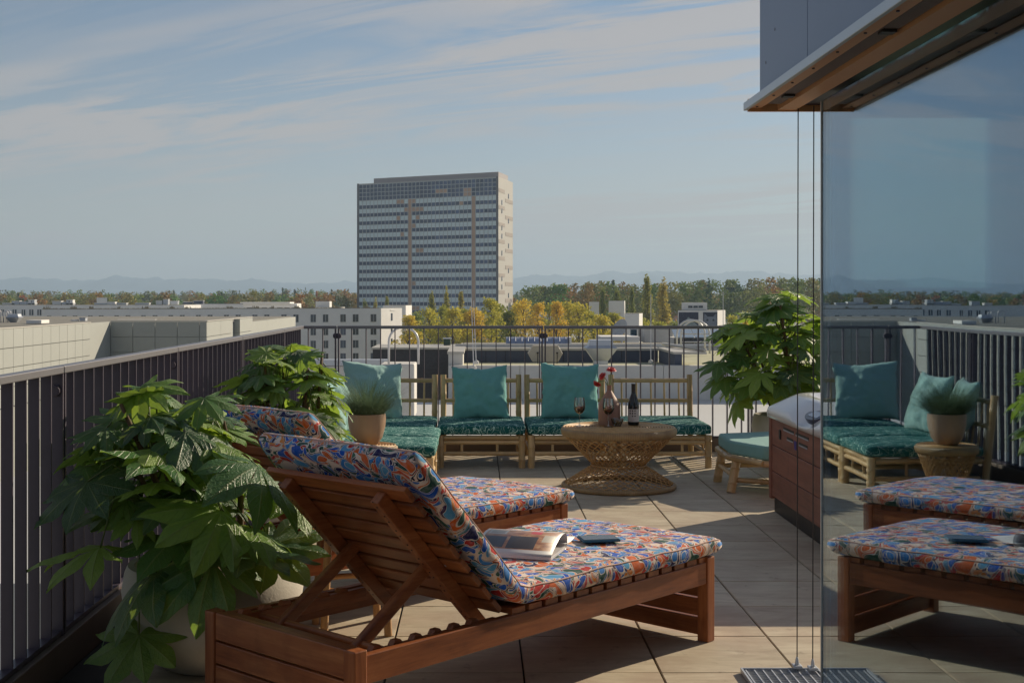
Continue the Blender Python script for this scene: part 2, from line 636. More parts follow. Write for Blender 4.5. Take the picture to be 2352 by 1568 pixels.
def foliage_material(name, pairs, trans=0.35, attr=False):
    m, nt, b = newmat(name)
    if attr:
        a = nd(nt, 'ShaderNodeAttribute', attribute_name='tint')
        c = mixc(nt, noise(nt, wpos(nt), 0.6, 2.0), mixc(nt, 1.0, a.outputs[0], (1.7, 1.65, 1.2), 'MULTIPLY'), mixc(nt, 1.0, a.outputs[0], (0.75, 0.8, 0.7), 'MULTIPLY'))
    else:
        rr = orand(nt)
        n = noise(nt, coord(nt), 0.9, 4.0)
        c = ramp(nt, ma(nt, 'ADD', ma(nt, 'MULTIPLY', n, 0.50), ma(nt, 'MULTIPLY', rr, 0.50)), pairs)
    nt.links.new(c, b.inputs['Base Color'])
    b.inputs['Roughness'].default_value = 0.7
    b.inputs['Specular IOR Level'].default_value = 0.2
    tr = nd(nt, 'ShaderNodeBsdfTranslucent')
    nt.links.new(c, tr.inputs[0])
    mx = nd(nt, 'ShaderNodeMixShader', inp={0: trans})
    nt.links.new(b.outputs[0], mx.inputs[1])
    nt.links.new(tr.outputs[0], mx.inputs[2])
    nt.links.new(mx.outputs[0], nt.nodes['Material Output'].inputs[0])
    return m


GOLD = foliage_material('autumn_gold_foliage', [(0.22, (0.24, 0.30, 0.06)), (0.45, (0.50, 0.48, 0.07)), (0.64, (0.74, 0.60, 0.08)), (0.85, (0.78, 0.52, 0.08))])
POPLAR = foliage_material('poplar_foliage', [(0.25, (0.22, 0.26, 0.06)), (0.5, (0.40, 0.38, 0.08)), (0.75, (0.58, 0.46, 0.10))])
FOREST = foliage_material('forest_foliage', None, 0.2, True)
WHITE = simple('white_render', (0.80, 0.79, 0.77), 0.85, var=0.11, scale=0.35, world=True)
CREAM = simple('cream_cladding', (0.385, 0.40, 0.375), 0.55, var=0.07, scale=0.7, world=True, orv=0.02)
ROOFG = simple('flat_roof_gravel', (0.24, 0.23, 0.20), 0.9, var=0.2, scale=0.8, world=True)
ROOFO = simple('mossy_roof_felt', (0.46, 0.45, 0.30), 0.9, var=0.25, scale=0.7, world=True)
BITU = simple('blue_grey_bitumen', (0.085, 0.10, 0.14), 0.8, var=0.2, scale=1.2, world=True)
CONC = simple('pale_concrete', (0.62, 0.61, 0.58), 0.85, var=0.14, scale=1.3, world=True, bmp=0.1, bscale=20)
COPE = simple('sheet_coping', (0.52, 0.50, 0.45), 0.5, 0.1, 0.12, 1.5, world=True)
ZINC = simple('galvanised_sheet', (0.52, 0.55, 0.60), 0.42, 0.4, 0.12, 3)
SKYL = simple('blue_acrylic_vault', (0.26, 0.31, 0.44), 0.5, 0.0, 0.12, 2)
PIPEW = simple('white_lacquered_pipe', (0.66, 0.66, 0.68), 0.4, 0.2, 0.04)
DKGLASS = simple('dark_window_glass', (0.030, 0.040, 0.060), 0.15, 0.0, 0.25, 0.5, world=True, spec=0.8, orv=0.5)

# ================================================================== the terrace
RAIL_X, RAIL_Y, RAIL_H, FIN = -1.56, 11.35, 1.11, 0.128
floor = MB().bx(-1.62, 5.4, -3.0, 11.45, -0.25, -0.022).obj('terrace_floor', JOINT)
tag(floor, kind='structure')
tm = MB()
tm.bx(-0.2465, 0.2465, -0.2482, 0.2482, -0.02, 0.0)
tile_me = tm.mesh('tile')
tile_me.materials.append(TILE)
bm = bmesh.new()
bm.from_mesh(tile_me)
bmesh.ops.bevel(bm, geom=[e for e in bm.edges if all(v.co.z > -0.001 for v in e.verts)], offset=0.0022, segments=2, affect='EDGES')
bm.to_mesh(tile_me)
bm.free()
for i in range(-3, 9):
    for j in range(-5, 14):
        x = 0.168 + 0.5 * i + 0.25
        y = 4.67 + 0.5 * j + 0.25
        o = place(tile_me, 'tile', None, floor, T(x, y, random.uniform(-0.0012, 0.0006)) @ RZ(random.choice([0, math.pi])))
# drain grate let into the floor at the foot of the glass
gr = thing('drain_grate', 'steel drain grate in the floor at the foot of the glass wall', 'drain grate', (1.10, 4.52, 0.003))
g = MB()
for k in range(9):
    g.bx(-0.125 + k * 0.0312 - 0.0025, -0.125 + k * 0.0312 + 0.0025, -0.14, 0.14, 0, 0.012)
g.bx(-0.135, 0.135, 0.14, 0.147, 0, 0.016)
g.bx(-0.135, 0.135, -0.147, -0.14, 0, 0.016)
g.bx(-0.142, -0.135, -0.147, 0.147, 0, 0.016)
g.bx(0.135, 0.142, -0.147, 0.147, 0, 0.016)
g.obj('grate_frame', ZINC, gr)
g = MB()
for k in range(14):
    g.bx(-0.134, 0.134, -0.128 + k * 0.02 - 0.001, -0.128 + k * 0.02 + 0.001, 0, 0.010)
g.obj('cross_bars', ZINC, gr)
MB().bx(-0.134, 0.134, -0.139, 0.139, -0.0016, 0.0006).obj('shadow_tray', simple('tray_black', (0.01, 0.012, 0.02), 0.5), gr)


# ------------------------------------------------------------------ railings: cap, posts and one fin after another
def railing(root, length, M0, first_post, spacing):
    """local x runs along the railing"""
    fin = MB().bx(-0.004, 0.004, -0.0195, 0.0195, 0.135, 1.085).mesh('baluster')
    fin.materials.append(RAILM)
    x = 0.05
    posts = []
    px = first_post
    while px < length:
        posts.append(px)
        px += spacing
    caps = [0.0] + posts + [length]
    for a, b in zip(caps[:-1], caps[1:]):
        if b - a > 0.05:
            MB().bx(a + 0.004, b - 0.004, -0.024, 0.024, 1.085, 1.112, M0).obj('top_rail', CAPM, root, bevel=0.003)
            MB().bx(a + 0.004, b - 0.004, -0.020, 0.020, 0.118, 0.135, M0).obj('bottom_rail', RAILM, root)
    for p in posts:
        for dx in (-0.014, 0.014):
            MB().bx(p + dx - 0.006, p + dx + 0.006, -0.024, 0.024, 0.02, 1.084, M0).obj('post', RAILM, root)
        MB().bx(p - 0.030, p + 0.030, -0.012, 0.012, 1.00, 1.045, M0).obj('clamp', RAILM, root, bevel=0.006)
        b = MB()
        b.lathe([(0.017, -0.036), (0.017, 0.036)], 10, M0 @ T(p, 0, 1.022) @ RY(R(90)))
        b.obj('clamp_bolt', RAILM, root)
    n = int(length / FIN)
    for k in range(n):
        x = 0.06 + k * FIN
        if all(abs(x - p) > 0.035 for p in posts):
            place(fin, 'baluster', None, root, M0 @ T(x, 0, 0))


rl = thing('metal_railing', 'dark purple grey metal railing of flat upright bars along the planted side', 'railing', (RAIL_X, 0, 0))
railing(rl, RAIL_Y - 0.6 - 0.03, T(0, 0.6, 0) @ RZ(R(90)), 4.76 - 0.6 - 3 * 1.81 + 1.81, 1.81)
rb = thing('metal_railing', 'thin black metal railing behind the bamboo sofas', 'railing', (RAIL_X, RAIL_Y, 0))
railing(rb, 5.9, T(0, 0, 0), 0.315, 1.83)
k1 = MB().bx(RAIL_X - 0.012, RAIL_X + 0.045, 0.0, RAIL_Y - 0.05, -0.02, 0.115).obj('kerb', CURB, None, bevel=0.004)
tag(k1, kind='structure')
k2 = MB().bx(RAIL_X - 0.012, 4.4, RAIL_Y - 0.045, RAIL_Y + 0.012, -0.02, 0.115).obj('kerb', CURB, None, bevel=0.004)
tag(k2, kind='structure')

# ------------------------------------------------------------------ the penthouse corner on the right: glass, soffit, cladding
GX, GY = 1.19, 4.42
pent = thing('glass_penthouse', 'glass corner of the penthouse with copper coloured soffit and blue grey cladding', 'building', (GX, GY, 0))
I = T(-GX, -GY, 0)
CLAD = simple('blue_grey_aluminium_panel', (0.215, 0.28, 0.40), 0.45, 0.1, 0.05, 1.5)
COPPER = simple('bronze_soffit_sheet', (0.66, 0.36, 0.17), 0.45, 0.1, 0.08, 3)
LIPM = simple('pale_drip_edge', (0.48, 0.52, 0.56), 0.35, 0.5, 0.05)
BLACKM = simple('black_louvre', (0.014, 0.012, 0.012), 0.5)
LOUV = simple('grey_louvre_blade', (0.24, 0.21, 0.20), 0.5)
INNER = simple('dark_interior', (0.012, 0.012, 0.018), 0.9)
FRAMEM = simple('window_frame_grey', (0.10, 0.10, 0.13), 0.45, 0.3)


def glass_material(name, refl, tint):
    m, nt, b = newmat(name)
    nt.nodes.remove(b)
    gl = nd(nt, 'ShaderNodeBsdfGlossy', inp={'Color': (0.72, 0.86, 1.0, 1), 'Roughness': 0.0})
    tr = nd(nt, 'ShaderNodeBsdfTransparent', inp={'Color': (*tint, 1)})
    lw = nd(nt, 'ShaderNodeFresnel', inp={'IOR': 1.6})
    wv = noise(nt, coord(nt), 1.5, 1.0)
    bp = nt.nodes.new('ShaderNodeBump')
    bp.inputs['Strength'].default_value = 0.012
    bp.inputs['Distance'].default_value = 0.05
    nt.links.new(wv, bp.inputs['Height'])
    nt.links.new(bp.outputs[0], gl.inputs['Normal'])
    mx = nd(nt, 'ShaderNodeMixShader')
    nt.links.new(ma(nt, 'MULTIPLY_ADD', lw.outputs[0], 0.6, refl, clamp=True), mx.inputs[0])
    nt.links.new(tr.outputs[0], mx.inputs[1])
    nt.links.new(gl.outputs[0], mx.inputs[2])
    nt.links.new(mx.outputs[0], nt.nodes['Material Output'].inputs[0])
    return m


GLASSW = glass_material('reflective_glazing', 0.24, (0.90, 0.95, 0.95))
GLASSE = glass_material('end_glazing', 0.0, (0.90, 1.0, 0.84))
# the glazed long side (one big pane), thin edge profile at the corner
MB().bx(GX, GX + 0.006, -3.0, GY, 0.03, 2.045, I).obj('glass_pane', GLASSW, pent)
GLASSI = glass_material('inner_glazing', -0.05, (0.95, 0.98, 0.97))
MB().bx(GX + 0.034, GX + 0.039, -3.0, GY - 0.08, 0.03, 2.045, I).obj('inner_pane', GLASSI, pent)
MB().bx(GX - 0.004, GX + 0.014, GY + 0.001, GY + 0.008, 0.02, 2.045, I).obj('glass_edge', simple('glass_edge_trim', (0.55, 0.58, 0.56), 0.3), pent)
MB().bx(GX - 0.02, GX + 0.05, -3.0, GY + 0.01, 0.0, 0.028, I).obj('sill_rail', FRAMEM, pent)
# end wall with a window to the sky
ew = MB()
ew.bx(GX + 0.016, GX + 0.075, GY - 0.07, GY - 0.003, 0.03, 2.05, I)
ew.bx(GX + 0.075, 5.0, GY - 0.07, GY - 0.003, 0.03, 1.40, I)
ew.bx(GX + 0.56, 5.0, GY - 0.07, GY - 0.003, 1.40, 2.05, I)
ew.bx(GX + 0.075, GX + 0.56, GY - 0.07, GY - 0.003, 1.985, 2.05, I)
ew.obj('end_wall', FRAMEM, pent)
MB().bx(GX + 0.075, GX + 0.56, GY - 0.045, GY - 0.035, 1.40, 1.985, I).obj('window_pane', GLASSE, pent)
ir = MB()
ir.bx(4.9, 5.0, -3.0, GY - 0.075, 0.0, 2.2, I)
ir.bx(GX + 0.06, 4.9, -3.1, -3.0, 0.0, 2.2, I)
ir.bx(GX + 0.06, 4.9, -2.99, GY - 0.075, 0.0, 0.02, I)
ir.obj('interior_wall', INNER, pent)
# soffit, built up from strips
SX0, SX1, SY1 = 0.98, 1.30, 4.72
MB().bx(SX0, SX0 + 0.014, -3.0, SY1, 2.054, 2.083, I).obj('drip_edge', LIPM, pent, bevel=0.002)
MB().bx(SX0 + 0.015, 4.98, SY1 - 0.016, SY1, 2.050, 2.096, I).obj('end_fascia', COPPER, pent)
MB().bx(SX0 + 0.015, SX0 + 0.062, -3.0, SY1 - 0.017, 2.062, 2.080, I).obj('soffit_board', COPPER, pent)
for k in range(8):
    MB().bx(SX0 + 0.0655 + k * 0.0068, SX0 + 0.0690 + k * 0.0068, -3.0, SY1 - 0.09, 2.066, 2.082, I).obj('louvre_blade', LOUV, pent)
MB().bx(SX0 + 0.062, SX0 + 0.122, -3.0, SY1 - 0.018, 2.084, 2.092, I).obj('louvre_backing', BLACKM, pent)
for yy in (4.42, 3.35, 2.3):
    MB().bx(SX0 + 0.074, SX0 + 0.112, yy - 0.02, yy + 0.02, 2.058, 2.083, I).obj('louvre_bracket', BLACKM, pent)
MB().bx(SX0 + 0.122, SX0 + 0.188, -3.0, SY1 - 0.017, 2.054, 2.080, I).obj('soffit_board', COPPER, pent)
MB().bx(SX0 + 0.188, 4.95, -3.0, SY1 - 0.017, 2.0725, 2.0825, I).obj('soffit_ceiling', BLACKM, pent)
for k in range(16):
    s = MB().lathe([(0.0045, 0), (0.0045, 0.004)], 8, I @ T(SX0 + 0.038, SY1 - 0.06 - k * 0.26, 2.0585))
    s.obj('screw', RAILM, pent)
# cladding panels above
ys = [4.70, 4.02, 3.0, 1.98, 0.96, -0.06, -1.08, -2.1, -3.0]
for a, b in zip(ys[1:], ys[:-1]):
    MB().bx(1.036, 1.06, a + 0.003, b - 0.003, 2.118, 4.6, I).obj('cladding_panel', CLAD, pent)
for a in range(4):
    MB().bx(1.062 + a * 0.98, 1.036 + (a + 1) * 0.98 + 0.02, 4.68, 4.70, 2.118, 4.6, I).obj('cladding_panel', CLAD, pent)
MB().bx(1.063, 4.9, -3.0, 4.675, 2.10, 4.55, I).obj('upper_wall', BLACKM, pent)
for (yy, zz) in ((4.60, 2.21), (4.46, 2.30), (4.20, 2.47), (3.6, 2.6)):
    MB().lathe([(0.006, 0), (0.006, 0.006)], 8, I @ T(1.035, yy, zz) @ RY(R(90))).obj('rivet', RAILM, pent)
# the two guy cables with their floor shoes
for (cx, cy, lab) in ((1.163, 4.66, 'thin black guy cable, the one farther from the glass edge'), (1.2135, 4.635, 'thin black guy cable, the one right beside the glass edge')):
    c = thing('guy_cable', lab, 'cable', (cx, cy, 0.0))
    MB().tube([(0, 0, 0.03), (0.004, 0, 2.06)], 0.0021, 6).obj('wire', BLACKM, c)
    MB().bx(-0.016, 0.016, -0.02, 0.02, 0.0205, 0.032).obj('shoe', ZINC, c, bevel=0.003)
    MB().lathe([(0.008, 0.033), (0.006, 0.05), (0.003, 0.06)], 10).obj('terminal', ZINC, c, autosm=40)


# ================================================================== sun loungers
PIPING = simple('blush_cotton_piping', (0.62, 0.42, 0.36), 0.9)
LW, LL, LH = 0.746, 1.905, 0.337
ANG = R(46)
HINGE = (0.68, 0.335)


def sweep_cushion(path, half_w, thick, ycen, rows=18):
    """rounded slab swept along a side-view path of (x, z); UV in metres"""
    pts = [Vector((p[0], 0, p[1])) for p in path]
    # resample
    seglen = [(b - a).length for a, b in zip(pts[:-1], pts[1:])]
    tot = sum(seglen)
    N = 84
    samp = []
    for i in range(N + 1):
        d = tot * i / N
        for k, L in enumerate(seglen):
            if d <= L + 1e-9 or k == len(seglen) - 1:
                samp.append(pts[k].lerp(pts[k + 1], min(1, d / L)))
                break
            d -= L
    # ring outline (y, h) of a rounded slab, h from 0 to thick
    rr = thick * 0.42
    ring = []
    w = half_w
    seg = 4
    for (cy, ch, a0) in ((w - rr, thick - rr, 0), (-w + rr, thick - rr, 90), (-w + rr, rr, 180), (w - rr, rr, 270)):
        for k in range(seg + 1):
            a = R(a0 + 90 * k / seg)
            ring.append((cy + rr * math.cos(a), ch + rr * math.sin(a)))
    # extra points across the top for puffiness
    out = []
    for i, p in enumerate(ring):
        q = ring[(i + 1) % len(ring)]
        out.append(p)
        if abs(p[0] - q[0]) > 0.2:
            for k in range(1, 8):
                out.append((p[0] + (q[0] - p[0]) * k / 8, p[1]))
    ring = out
    n = len(ring)
    arc = [0.0]
    for i in range(n):
        p, q = ring[i], ring[(i + 1) % n]
        arc.append(arc[-1] + math.hypot(p[0] - q[0], p[1] - q[1]))
    V, F, UV = [], [], []
    along = 0
    alongs = []
    for i, p in enumerate(samp):
        a = samp[max(0, i - 2)]
        b = samp[min(N, i + 2)]
        t = (b - a).normalized()
        nrm = Vector((-t.z, 0, t.x))
        if nrm.z < 0:
            nrm = -nrm
        if i:
            along += (p - samp[i - 1]).length
        alongs.append(along)
        e = min(1.0, min(i, N - i) / 3.0)
        sh = 0.55 + 0.45 * math.sqrt(1 - (1 - e) ** 2)
        for (y, h) in ring:
            hh = thick / 2 + (h - thick / 2) * sh
            yy = y * (0.985 + 0.015 * sh)
            wob = 0.006 * mnoise.noise(Vector((y * 4, along * 4, h * 8))) + 0.003 * mnoise.noise(Vector((y * 11, along * 11, h * 3)))
            puff = 0.004 * (1 - (y / w) ** 2) if h > thick * 0.6 else 0
            V.append(tuple(p + nrm * (hh + wob + puff) + Vector((0, ycen + yy + wob * 0.6, 0))))
    for i in range(N):
        for k in range(n):
            F.append((i * n + k, i * n + (k + 1) % n, (i + 1) * n + (k + 1) % n, (i + 1) * n + k))
            UV.append([(arc[k], alongs[i]), (arc[k + 1], alongs[i]), (arc[k + 1], alongs[i + 1]), (arc[k], alongs[i + 1])])
    for base, rev in ((0, False), (N * n, True)):
        f = [base + k for k in range(n)]
        if not rev:
            f = f[::-1]
        F.append(tuple(f))
        UV.append([(V[j][1] + 3.1, V[j][2] + V[j][0] * 0.3) for j in f])
    me = bpy.data.meshes.new('mattress')
    me.from_pydata(V, [], F)
    ul = me.uv_layers.new(name='UVMap')
    k = 0
    for poly, uvs in zip(me.polygons, UV):
        for li, uvv in zip(poly.loop_indices, uvs):
            ul.data[li].uv = uvv
    bmx = bmesh.new()
    bmx.from_mesh(me)
    bmesh.ops.recalc_face_normals(bmx, faces=bmx.faces)
    bmx.to_mesh(me)
    bmx.free()
    me.polygons.foreach_set('use_smooth', [True] * len(me.polygons))
    ia = max(range(n), key=lambda k: ring[k][0] + ring[k][1])
    ib = max(range(n), key=lambda k: -ring[k][0] + ring[k][1])
    pa = [Vector(V[i * n + ia]) for i in range(0, N + 1)]
    pb = [Vector(V[i * n + ib]) for i in range(0, N + 1)]
    return me, pa + pb[::-1]


def make_lounger(label):
    t = thing('sun_lounger', label, 'sun lounger', group='teak sun loungers')
    PW = 0.05
    for (x0, y0) in ((0, 0), (0, LW - PW), (LL - PW, 0), (LL - PW, LW - PW)):
        MB().bx(x0, x0 + PW, y0, y0 + PW, 0, LH).obj('leg', TEAK[2], t, bevel=0.004)
    for y0 in (0.006, LW - 0.034):
        MB().bx(PW + 0.001, LL - PW - 0.001, y0, y0 + 0.028, 0.232, 0.318).obj('side_rail', TEAK[0], t, bevel=0.003)
    for x0, sgn in ((0.006, 1), (LL - 0.034, -1)):
        for z1, z0 in ((LH - 0.002, 0.2475), (0.2405, 0.1715), (0.1645, 0.0955), (0.0885, 0.0195)):
            th = 0.028
            MB().bx(x0, x0 + th, PW + 0.001, LW - PW - 0.001, z0, z1).obj('end_board', TEAK[1], t, bevel=0.003)
    MB().bx(0.035, 0.064, PW + 0.001, LW - PW - 0.001, LH - 0.032, LH - 0.004).obj('cap_board', TEAK[1], t, bevel=0.003)
    # notched racks inside the rails for the back prop
    for y0 in (0.037, LW - 0.062):
        rk = MB().bx(0.07, 0.66, y0, y0 + 0.025, 0.265, 0.312)
        for k in range(6):
            x = 0.10 + k * 0.085
            rk.prism([(x, 0), (x + 0.05, 0), (x + 0.035, 0.016), (x + 0.012, 0.016)], 0, 0.025, Matrix(((1, 0, 0, 0), (0, 0, 1, y0), (0, 1, 0, 0.312), (0, 0, 0, 1))))
        rk.obj('prop_rack', TEAK[0], t, bevel=0.002)
    slat = MB().bx(-0.0325, 0.0325, 0.012, LW - 0.012, 0.3185, 0.3385).mesh('seat_slat')
    slat.materials.append(TEAK[1])
    for k in range(14):
        place(slat, 'seat_slat', None, t, T(0.735 + k * 0.0855, 0, random.uniform(-0.0008, 0)))
    # backrest: local r runs up the back
    B = T(HINGE[0], 0, HINGE[1]) @ RY(-(math.pi - ANG))
    # after the turn, local x points up the back and local -z points to the rear face

    def back(x0, x1, y0, y1, n0, n1):
        mb = MB()
        mb.bx(x0, x1, y0, y1, -n1, -n0, B)
        return mb
    for k in range(9):
        back(0.008 + k * 0.0712, 0.0635 + k * 0.0712, 0.030, LW - 0.030, -0.020, 0.0).obj('back_slat', TEAK[1], t, bevel=0.003)
    for y0 in (0.125, LW - 0.165):
        back(-0.045, 0.615, y0, y0 + 0.038, -0.066, -0.0205).obj('back_stringer', TEAK[0], t, bevel=0.003)
    for y0 in (0.168, LW - 0.198):
        a = Vector((0.505, 0, 0.508))
        b = Vector((0.175, 0, 0.286))
        d = b - a
        M = T(a.x, y0, a.z) @ RY(-math.atan2(d.z, d.x))
        MB().bx(-0.03, d.length + 0.015, 0, 0.030, -0.021, 0.021, M).obj('prop_arm', TEAK[0], t, bevel=0.008, seg=3)
        yb = y0 - 0.046 if y0 < 0.4 else y0 + 0.074
        for yy in ((0.1225,) if y0 < 0.4 else (LW - 0.1265,)):
            MB().lathe([(0.009, 0), (0.009, 0.006)], 12, T(0.502, yy, 0.502) @ RX(R(90))).obj('bolt', ZINC, t)
    MB().tube([(0.185, 0.045, 0.293), (0.185, LW - 0.045, 0.293)], 0.0125, 12).obj('prop_dowel', TEAK[1], t, autosm=40)
    c, s = math.cos(ANG), math.sin(ANG)
    path = [(1.945, 0.340), (0.86, 0.340), (0.760, 0.342)]
    hx, hz = HINGE[0] + 0.028, HINGE[1] + 0.012
    path += [(hx - 0.02 * c, hz + 0.02 * s), (hx - 0.66 * c, hz + 0.66 * s), (hx - 0.72 * c, hz + 0.72 * s)]
    m1, pip = sweep_cushion(path, LW / 2 + 0.012, 0.068, LW / 2)
    mo = link('mattress', m1, PRINT, t)
    MB().tube(pip, 0.0032, 6, True).obj('piping', PIPING, mo, smooth=True)
    sc_ = MB()
    for y0 in (0.144, LW - 0.146):
        for k in range(9):
            for dx in (0.018, 0.045):
                sc_.lathe([(0.0032, 0.0), (0.0032, 0.0012)], 7, B @ T(0.006 + k * 0.0712 + dx, y0, 0.0662))
    sc_.obj('screws', BLACKM, t)
    return t


l1 = make_lounger('teak sun lounger with the open magazine on its floral cushion')
l1.location = (-0.357, 3.715, 0)
l1.rotation_euler = (0, 0, math.atan2(0.7296, 0.684))
l2 = copy_tree(l1)
l2['label'] = 'teak sun lounger with empty floral cushion, behind the lounger with the magazine'
l2.location = (-0.357 - 0.493, 3.715 + 1.30, 0)
l2.rotation_euler = (0, 0, math.atan2(0.7296, 0.684))


# open magazine on the near lounger, and a slim blue tablet case
def on_l1(x, y, z):
    a = math.atan2(0.7296, 0.684)
    return Vector((-0.357 + x * math.cos(a) - y * math.sin(a), 3.715 + x * math.sin(a) + y * math.cos(a), z))


def page_mat():
    m, nt, b = newmat('printed_page')
    uv = nt.nodes.new('ShaderNodeUVMap')
    uv.uv_map = 'UVMap'
    s = nd(nt, 'ShaderNodeSeparateXYZ')
    nt.links.new(uv.outputs[0], s.inputs[0])
    u, v = s.outputs[0], s.outputs[1]

    def inside(x0, x1, y0, y1):
        a = ma(nt, 'MULTIPLY', ma(nt, 'GREATER_THAN', u, x0), ma(nt, 'LESS_THAN', u, x1))
        c = ma(nt, 'MULTIPLY', ma(nt, 'GREATER_THAN', v, y0), ma(nt, 'LESS_THAN', v, y1))
        return ma(nt, 'MULTIPLY', a, c)
    col = (0.62, 0.62, 0.64)
    n = noise(nt, uv.outputs[0], 9.0, 3.0)
    room = ramp(nt, n, [(0.35, (0.24, 0.09, 0.045)), (0.55, (0.42, 0.20, 0.10)), (0.7, (0.5, 0.33, 0.2))])
    col = mixc(nt, inside(0.04, 0.96, 0.16, 0.97), col, room)
    col = mixc(nt, inside(0.04, 0.34, 0.20, 0.56), col, (0.045, 0.050, 0.075))
    col = mixc(nt, inside(0.38, 0.74, 0.18, 0.60), col, (0.055, 0.050, 0.060))
    col = mixc(nt, inside(0.06, 0.30, 0.66, 0.92), col, (0.45, 0.45, 0.45))
    col = mixc(nt, inside(0.09, 0.27, 0.70, 0.88), col, (0.30, 0.28, 0.27))
    col = mixc(nt, inside(0.80, 0.94, 0.42, 0.70), col, (0.45, 0.42, 0.36))
    col = mixc(nt, inside(0.60, 0.74, 0.74, 0.95), col, (0.50, 0.05, 0.05))
    nt.links.new(col, b.inputs['Base Color'])
    b.inputs['Roughness'].default_value = 0.3
    return m


PAPER = simple('white_paper', (0.62, 0.61, 0.62), 0.4, var=0.03)
PAGE = page_mat()


def curved_page(name, w, prof, mat, parent, flip=False):
    V, F, U = [], [], []
    n = len(prof)
    for i, (y, z) in enumerate(prof):
        V += [(0, y, z), (w, y, z)]
    for i in range(n - 1):
        F.append((2 * i, 2 * i + 1, 2 * i + 3, 2 * i + 2))
        U.append([(0, i / (n - 1)), (1, i / (n - 1)), (1, (i + 1) / (n - 1)), (0, (i + 1) / (n - 1))])
    me = bpy.data.meshes.new(name)
    me.from_pydata(V, [], F)
    ul = me.uv_layers.new(name='UVMap')
    for poly, uvs in zip(me.polygons, U):
        for li, q in zip(poly.loop_indices, uvs):
            ul.data[li].uv = q
    me.polygons.foreach_set('use_smooth', [True] * len(me.polygons))
    o = link(name, me, mat, parent)
    sm = o.modifiers.new('thick', 'SOLIDIFY')
    sm.thickness = 0.0012
    return o


mag_p = P(1183, 1262, 4.62)
mag = thing('magazine', 'open magazine lying face up on the floral lounger cushion', 'magazine', (-0.02, 4.73, 0.424), R(-18))
pg1 = [(-0.0 + 0.21 * k / 12, 0.002 + 0.052 * math.sin(min(1.0, k / 10.5) * math.pi * 0.5) - 0.0) for k in range(13)]
curved_page('page', 0.30, [(y, z) for y, z in pg1], PAGE, mag)
pg2 = [(0.212 + 0.035 * math.sin(a), 0.020 + 0.034 * math.cos(a)) for a in [R(x) for x in range(0, 181, 20)]]
curved_page('rolled_page', 0.30, pg2, PAPER, mag)
pg3 = [(0.215 + 0.16 * k / 8, 0.012 - 0.006 * math.sin(k / 8 * math.pi)) for k in range(9)]
curved_page('page', 0.30, pg3, PAPER, mag)
MB().bx(0.0, 0.30, 0.0, 0.215, -0.010, 0.001).obj('page_block', PAPER, mag, bevel=0.001)
tab_at = P(1375, 1226, 5.0)
tb = thing('tablet', 'slim blue tablet lying flat on the floral lounger cushion', 'tablet', (tab_at.x, tab_at.y, 0.420), R(10))
MB().bx(-0.075, 0.075, -0.05, 0.05, 0.0, 0.010).obj('case', simple('petrol_blue_case', (0.03, 0.13, 0.22), 0.5), tb, bevel=0.003)
MB().bx(-0.070, 0.070, -0.045, 0.045, 0.0102, 0.0118).obj('screen', simple('black_screen', (0.012, 0.03, 0.05), 0.12), tb)


# ================================================================== potted fatsias
def leaf_mesh(seed):
    rd = random.Random(seed)
    nl = rd.choice([7, 8, 8, 9])
    span = R(rd.uniform(118, 140))
    ts = [0.0, 0.12, 0.22, 0.30, 0.40, 0.50, 0.62, 0.74, 0.86, 0.95, 1.0]
    us = [-1, -0.55, -0.09, 0, 0.09, 0.55, 1]
    V, F, U = [], [], []
    da = 2 * span / (nl - 1)
    droop = rd.uniform(0.06, 0.38)
    fold = rd.uniform(0.05, 0.45)
    for i in range(nl):
        th = -span + da * i + rd.uniform(-0.05, 0.05)
        f = abs(i - (nl - 1) / 2) / ((nl - 1) / 2)
        L = (1.0 - 0.42 * f ** 2.2) * rd.uniform(0.92, 1.05)
        tn = math.tan(da / 2 * 1.04)
        wmax = rd.uniform(0.145, 0.19)
        o = len(V)
        ld = droop * rd.uniform(0.6, 1.5)
        side = rd.uniform(-0.10, 0.10)
        for t in ts:
            if t <= 0.30:
                w = t * tn
            else:
                k = (t - 0.30) / 0.70
                w0 = 0.30 * tn
                w = w0 * (1 - k) ** 1.2 + wmax * math.sin(math.pi * k ** 1.05) * 0.86
                w *= 1.0 + 0.05 * math.sin(t * 60 + i)
                if t == 1.0:
                    w = 0.004
            for u in us:
                x = t * L
                y = u * w * L
                z = -ld * t * t * L - fold * abs(y) * (1 - 0.2 * t) + 0.03 * math.sin(x * 14 + i) * abs(u) * t
                y += side * t * t * 0.4
                X = x * math.cos(th) - y * math.sin(th)
                Y = x * math.sin(th) + y * math.cos(th)
                V.append((X, Y, z + 0.02 * mnoise.noise(Vector((X * 5, Y * 5, seed)))))
        m = len(us)
        for a in range(len(ts) - 1):
            for c in range(m - 1):
                F.append((o + a * m + c, o + (a + 1) * m + c, o + (a + 1) * m + c + 1, o + a * m + c + 1))
                U.append([((us[c] + 1) / 2, ts[a]), ((us[c] + 1) / 2, ts[a + 1]), ((us[c + 1] + 1) / 2, ts[a + 1]), ((us[c + 1] + 1) / 2, ts[a])])
    F = [f[::-1] for f in F]
    U = [u[::-1] for u in U]
    me = bpy.data.meshes.new('leaf')
    me.from_pydata(V, [], F)
    ul = me.uv_layers.new(name='UVMap')
    flat = []
    for u in U:
        for q in u:
            flat += [q[0], q[1]]
    ul.data.foreach_set('uv', flat)
    me.polygons.foreach_set('use_smooth', [True] * len(me.polygons))
    me.materials.append(FATSIA)
    return me


LEAVES = [leaf_mesh(100 + i) for i in range(9)]
POTM = simple('sand_coloured_fibrestone', (0.50, 0.465, 0.40), 0.8, var=0.14, scale=14, bmp=0.35, bscale=120)


